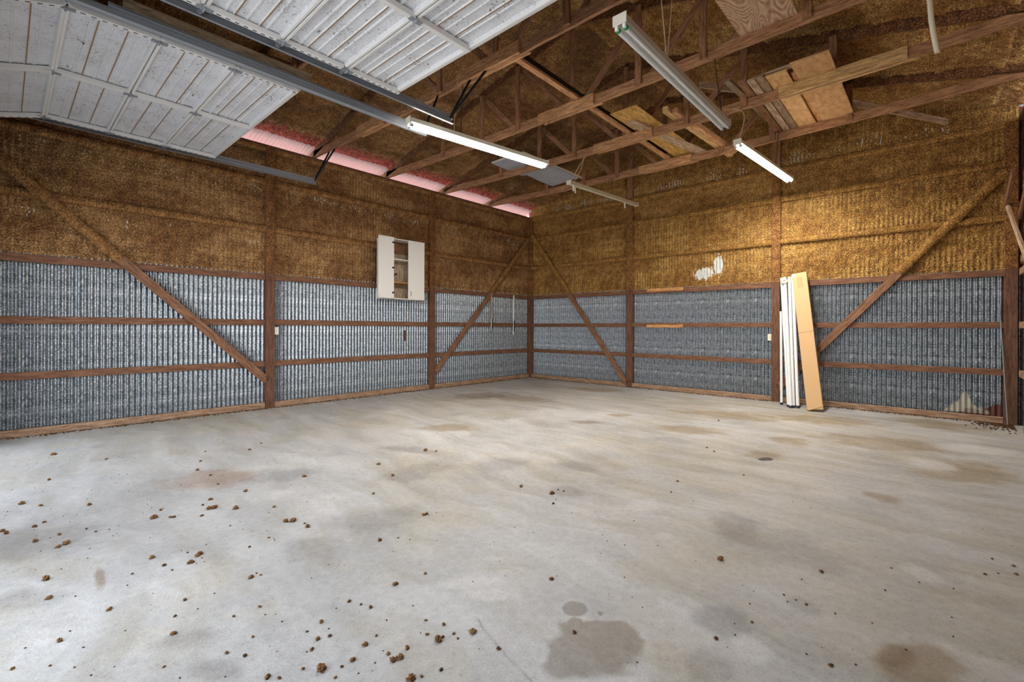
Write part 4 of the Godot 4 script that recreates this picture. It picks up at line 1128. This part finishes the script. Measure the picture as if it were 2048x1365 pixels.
func build_lumber() -> void:
	var y := 4.86
	var g := "boards stored across the back trusses"
	lumber("plywood_board", "pale wide plywood board, rightmost of the stack over the trusses", "board", Vector3(7.735, y, 3.83), Vector3(7.75, y, 1.45), 0.42, 0.02, M.ply_pale, g)
	lumber("wood_board", "orange-tan board half under the pale wide plywood", "board", Vector3(7.57, y + 0.03, 3.5), Vector3(7.56, y + 0.03, 1.5), 0.2, 0.025, M.newpine, g)
	lumber("plywood_board", "golden plywood board left of the pale wide plywood", "board", Vector3(7.335, y, 3.7), Vector3(7.335, y, 1.45), 0.25, 0.02, M.ply_gold, g)
	lumber("wood_board", "grey-brown board just left of the golden plywood", "board", Vector3(7.152, y + 0.004, 3.76), Vector3(7.152, y + 0.004, 1.5), 0.1, 0.03, M.grey_board, g)
	lumber("wood_board", "tan board second left of the golden plywood", "board", Vector3(7.04, y + 0.006, 3.72), Vector3(7.035, y + 0.006, 1.5), 0.1, 0.03, M.pale, g)
	lumber("wood_board", "dark weathered board, leftmost of the flat stack", "board", Vector3(6.925, y + 0.012, 3.75), Vector3(6.915, y + 0.012, 1.5), 0.1, 0.03, M.web, g)
	lumber("wood_board", "narrow loose board with white painted end, askew beside the stack", "board", Vector3(6.76, y + 0.05, 3.83), Vector3(6.93, y + 0.05, 1.5), 0.09, 0.035, M.grey_board, g)
	lumber("wood_board", "tan board laid over the top of the stacked plywood", "board", Vector3(7.1, y + 0.055, 3.6), Vector3(7.62, y + 0.055, 3.66), 0.1, 0.03, M.pale, g)
	lumber("wood_board", "wide yellow board lying over the middle of the trusses", "board", Vector3(5.29, y + 0.03, 4.05), Vector3(5.31, y + 0.03, 1.55), 0.46, 0.02, M.yellow, g)
	lumber("wood_beam", "pale whitewashed timber lying on the wide yellow board", "timber", Vector3(5.2, y - 0.005, 3.66), Vector3(5.66, y - 0.005, 1.2), 0.17, 0.045, M.pale, g)
	lumber("wood_beam", "square yellow pine timber, right of the wide yellow board", "timber", Vector3(5.78, y + 0.035, 3.62), Vector3(5.93, y + 0.035, 0.95), 0.09, 0.09, M.pine, g)
	lumber("wood_beam", "second pine timber lying against the square yellow one", "timber", Vector3(5.88, y + 0.03, 3.5), Vector3(6.03, y + 0.03, 1.1), 0.09, 0.09, M.splice, g)
	lumber("wood_board", "pale board nailed slanting behind the second truss", "board", Vector3(6.15, 5.32, 3.18), Vector3(6.63, 5.36, 2.35), 0.03, 0.09, M.pale, g)
	lumber("wood_board", "pale slanting brace between the first truss and the gable corner", "brace", Vector3(7.85, 5.06, 1.66), Vector3(9.05, 4.92, 0.03), 0.03, 0.1, M.pale, g)
	# ridge catwalk board with a black strip on its side
	var s := thing("long_plank", "long plank with black rubber strip running across the trusses", "plank", Vector3(4.98, 4.84, 4.0))
	board("plank", Vector3(0.02, 0.025, 2.3), Vector3(-0.02, 0.025, -2.35), 0.09, 0.04, M.splice, s)
	board("rubber_strip", Vector3(0.0, 0.1, 2.3), Vector3(-0.05, 0.1, -2.3), 0.03, 0.12, M.black, s)
	# pale metal sheet
	var t := thing("grey_sheet", "torn pale grey sheet lying on the trusses near the left eave", "sheet", Vector3(2.5, 4.9, 2.7))
	var mb := MB.new()
	mb.extrude(Vector3.ZERO, Vector3.RIGHT, Vector3.BACK, [Vector2(-0.45, 0.97), Vector2(-0.08, 1.0), Vector2(0.2, 0.75), Vector2(0.41, 0.72), Vector2(0.42, -0.98), Vector2(0.1, -1.0), Vector2(-0.45, -1.08), Vector2(-0.42, -0.4), Vector2(-0.38, -0.05), Vector2(-0.5, 0.02), Vector2(-0.47, 0.6)], Vector3(0, 0.012, 0))
	obj("sheet", mb, M.grey_sheet, t)
	board("edge_strip", Vector3(0.41, 0.02, 1.0), Vector3(0.41, 0.02, -1.05), 0.03, 0.04, M.enamel, t)
	board("edge_strip", Vector3(-0.45, 0.02, 1.0), Vector3(0.1, 0.02, 1.02), 0.02, 0.03, M.enamel, t)
	# plywood sheet under the roof
	lumber("plywood_sheet", "large plywood sheet with wavy grain resting on the trusses at top", "plywood", Vector3(7.5, 4.85, 6.6), Vector3(7.52, 4.85, 4.85), 0.58, 0.015, M.ply)
	# a limp pale tube hanging from the third truss
	mb = MB.new()
	mb.tube([Vector3(8.83, 4.78, 4.88), Vector3(8.845, 4.6, 4.89), Vector3(8.862, 4.45, 4.885), Vector3(8.87, 4.3, 4.875), Vector3(8.893, 4.12, 4.87), Vector3(8.912, 3.99, 4.87)], 0.022, 10)
	tag(obj("hanging_tube", mb, M.ivory), "limp ivory tube hanging from a truss near the top edge", "tube")

# ------------------------------------------------------------------ floor and what lies on it
func build_floor() -> void:
	var f := MB.new()
	var x0 := -0.15
	var x1 := WID + 0.15
	var z0 := -0.15
	var z1 := LEN + 0.1
	f.quad(Vector3(x0, 0, z0), Vector3(x1, 0, z0), Vector3(x1, 0, z1), Vector3(x0, 0, z1))
	f.quad(Vector3(x0, -0.15, z0), Vector3(x0, -0.15, z1), Vector3(x1, -0.15, z1), Vector3(x1, -0.15, z0))
	var ring := [Vector3(x0, 0, z0), Vector3(x1, 0, z0), Vector3(x1, 0, z1), Vector3(x0, 0, z1)]
	for i in 4:
		var a: Vector3 = ring[i]
		var b: Vector3 = ring[(i + 1) % 4]
		f.quad(a, a - Vector3(0, 0.15, 0), b - Vector3(0, 0.15, 0), b)
	f.uv.clear()
	for p in f.v:
		f.uv.append(Vector2(p.x, p.z))
		f.uv2.append(Vector2((p.x + 0.3) / 11.3, (p.z + 0.2) / 11.3))
	tag(obj("floor", f, floor_material()), "worn stained concrete floor slab", "", "", "structure")
	var g := MB.new()
	g.quad(Vector3(-40, -0.16, -40), Vector3(50, -0.16, -40), Vector3(50, -0.16, 50), Vector3(-40, -0.16, 50))
	tag(obj("ground", g, M.gravel), "gravel ground outside the barn", "", "", "structure")

func crumb_mesh(s: int) -> ArrayMesh:
	var sp := SphereMesh.new()
	sp.radius = 0.5; sp.height = 1.0; sp.radial_segments = 14; sp.rings = 8
	var a := sp.get_mesh_arrays()
	var n := FastNoiseLite.new()
	n.seed = s; n.frequency = 1.9; n.fractal_octaves = 3; n.fractal_gain = 0.7
	var v: PackedVector3Array = a[Mesh.ARRAY_VERTEX]
	for i in v.size():
		var p := v[i]
		var r := 1.0 + 1.3 * n.get_noise_3dv(p * 2.4)
		v[i] = Vector3(p.x * r, maxf((p.y * r + 0.3) * 0.62, 0.0), p.z * r * 0.8)
	a[Mesh.ARRAY_VERTEX] = v
	var st := SurfaceTool.new()
	var am := ArrayMesh.new()
	am.add_surface_from_arrays(Mesh.PRIMITIVE_TRIANGLES, a)
	st.create_from(am, 0)
	st.generate_normals()
	return st.commit()

func build_crumbs() -> void:
	var kinds := []
	for k in 6:
		var m := crumb_mesh(200 + k)
		m.surface_set_material(0, M.crumb if k < 4 else M.crumb_dark)
		kinds.append(m)
	for i in CRUMBS.size():
		var c: Array = CRUMBS[i]
		var o := MeshInstance3D.new()
		o.name = numbered(self, "insulation_crumb")
		o.mesh = kinds[(i * 7 + i / 3) % (6 if c[2] < 0.03 else 4)]
		add_child(o, true)
		o.position = Vector3(c[0], 0.0, c[1])
		o.rotation.y = rng.randf() * TAU
		o.scale = Vector3.ONE * c[2] * 0.8
		var size: String = "thumb-sized" if c[2] > 0.04 else ("small" if c[2] > 0.025 else "tiny")
		var where := "among the litter in the near left foreground"
		if c[0] > 8.0: where = "towards the right wall"
		elif c[1] < 5.0: where = "on the far floor before the back wall"
		elif c[0] < 3.2: where = "nearest the left wall"
		elif c[1] < 8.0: where = "on the middle of the floor"
		elif c[0] > 7.0: where = "near the wet stain in the foreground"
		elif c[0] < 5.0: where = "in the loose row on the left of the floor"
		tag(o, "%s brown crumb of fallen insulation %s" % [size, where], "crumb", "%s crumbs %s" % [size, where])
	# specks nobody could count, and the dirt along the sills
	var mm := MultiMesh.new()
	mm.transform_format = MultiMesh.TRANSFORM_3D
	mm.mesh = kinds[4]
	var spots := []
	for i in 650:
		var z := LEN - 0.4 - absf(rng.randfn(0.0, 2.4))
		var x := rng.randf_range(1.0, 9.5)
		if z > 0.3: spots.append([x, z, rng.randf_range(0.003, 0.009)])
	for i in 1100:
		spots.append([0.03 + absf(rng.randfn(0.0, 0.05)), rng.randf_range(0.1, 10.9), rng.randf_range(0.006, 0.024)])
	for i in 900:
		spots.append([rng.randf_range(0.1, 9.8), 0.03 + absf(rng.randfn(0.0, 0.05)), rng.randf_range(0.006, 0.024)])
	for i in 350:
		spots.append([9.8 - absf(rng.randfn(0.0, 0.2)), 0.05 + absf(rng.randfn(0.0, 0.3)), rng.randf_range(0.006, 0.028)])
	mm.instance_count = spots.size()
	for i in spots.size():
		var s: Array = spots[i]
		mm.set_instance_transform(i, Transform3D(Basis(Vector3.UP, rng.randf() * TAU).scaled(Vector3.ONE * s[2]), Vector3(s[0], 0.0, s[1])))
	var mi := MultiMeshInstance3D.new()
	mi.name = "floor_specks"
	mi.multimesh = mm
	add_child(mi)
	tag(mi, "fine brown specks and dirt scattered over floor and along the sills", "dirt", "", "stuff")

# ------------------------------------------------------------------
func _ready() -> void:
	rng.seed = 7
	noise_s.seed = 17; noise_s.frequency = 1.0; noise_s.fractal_octaves = 2
	var cam := Camera3D.new()
	cam.name = "camera"
	add_child(cam)
	cam.projection = Camera3D.PROJECTION_FRUSTUM
	cam.near = 0.05; cam.far = 200.0
	cam.size = 0.05 * 1365.0 / 927.89
	cam.frustum_offset = Vector2(0, -0.05 * 26.77 / 927.89)
	cam.position = Vector3(8.9012, 1.4729, 10.5730)
	cam.rotation = Vector3(0, 0.738693, 0.00467)
	cam.current = true
	var we := WorldEnvironment.new()
	we.name = "environment"
	var env := Environment.new()
	env.background_mode = Environment.BG_SKY
	var sky := Sky.new()
	var sm := ProceduralSkyMaterial.new()
	sm.sky_top_color = rgb8(206, 218, 234); sm.sky_horizon_color = rgb8(240, 242, 246)
	sm.ground_bottom_color = rgb8(150, 142, 130); sm.ground_horizon_color = rgb8(200, 198, 194)
	sm.sky_energy_multiplier = 1.0
	sky.sky_material = sm
	env.sky = sky
	env.background_energy_multiplier = 1.6
	env.ambient_light_source = Environment.AMBIENT_SOURCE_DISABLED
	env.tonemap_mode = Environment.TONE_MAPPER_LINEAR
	env.tonemap_exposure = 3.1
	env.sdfgi_enabled = true; env.ssao_enabled = true; env.ssil_enabled = true
	we.environment = env
	add_child(we)
	# the sun stands behind the back wall: it lights the ground beside the barn, never the doorway
	var sun := DirectionalLight3D.new()
	sun.name = "sun"
	sun.light_energy = 4.0
	sun.light_color = Color(1.0, 0.98, 0.95)
	sun.light_angular_distance = 1.0
	sun.shadow_enabled = true
	sun.sky_mode = DirectionalLight3D.SKY_MODE_LIGHT_ONLY
	add_child(sun)
	sun.look_at_from_position(Vector3.ZERO, Vector3(0.12, -0.85, 0.7))
	make_materials()
	M.card_faint = mat(rgb8(196, 152, 104), 0.85)
	M.ply_pale = mat(Color.WHITE, 0.8); M.ply_pale.albedo_texture = M.ply_gold.albedo_texture; M.ply_pale.uv1_scale = M.ply_gold.uv1_scale; M.ply_pale.albedo_color = rgb8(240, 236, 240)
	print("materials ", Time.get_ticks_msec())
	build_floor()
	print("floor ", Time.get_ticks_msec())
	build_walls()
	build_roof()
	print("shell ", Time.get_ticks_msec())
	build_trusses()
	build_doors()
	build_lamps()
	build_lumber()
	build_wall_things()
	build_leaning()
	build_crumbs()
	print("all ", Time.get_ticks_msec())
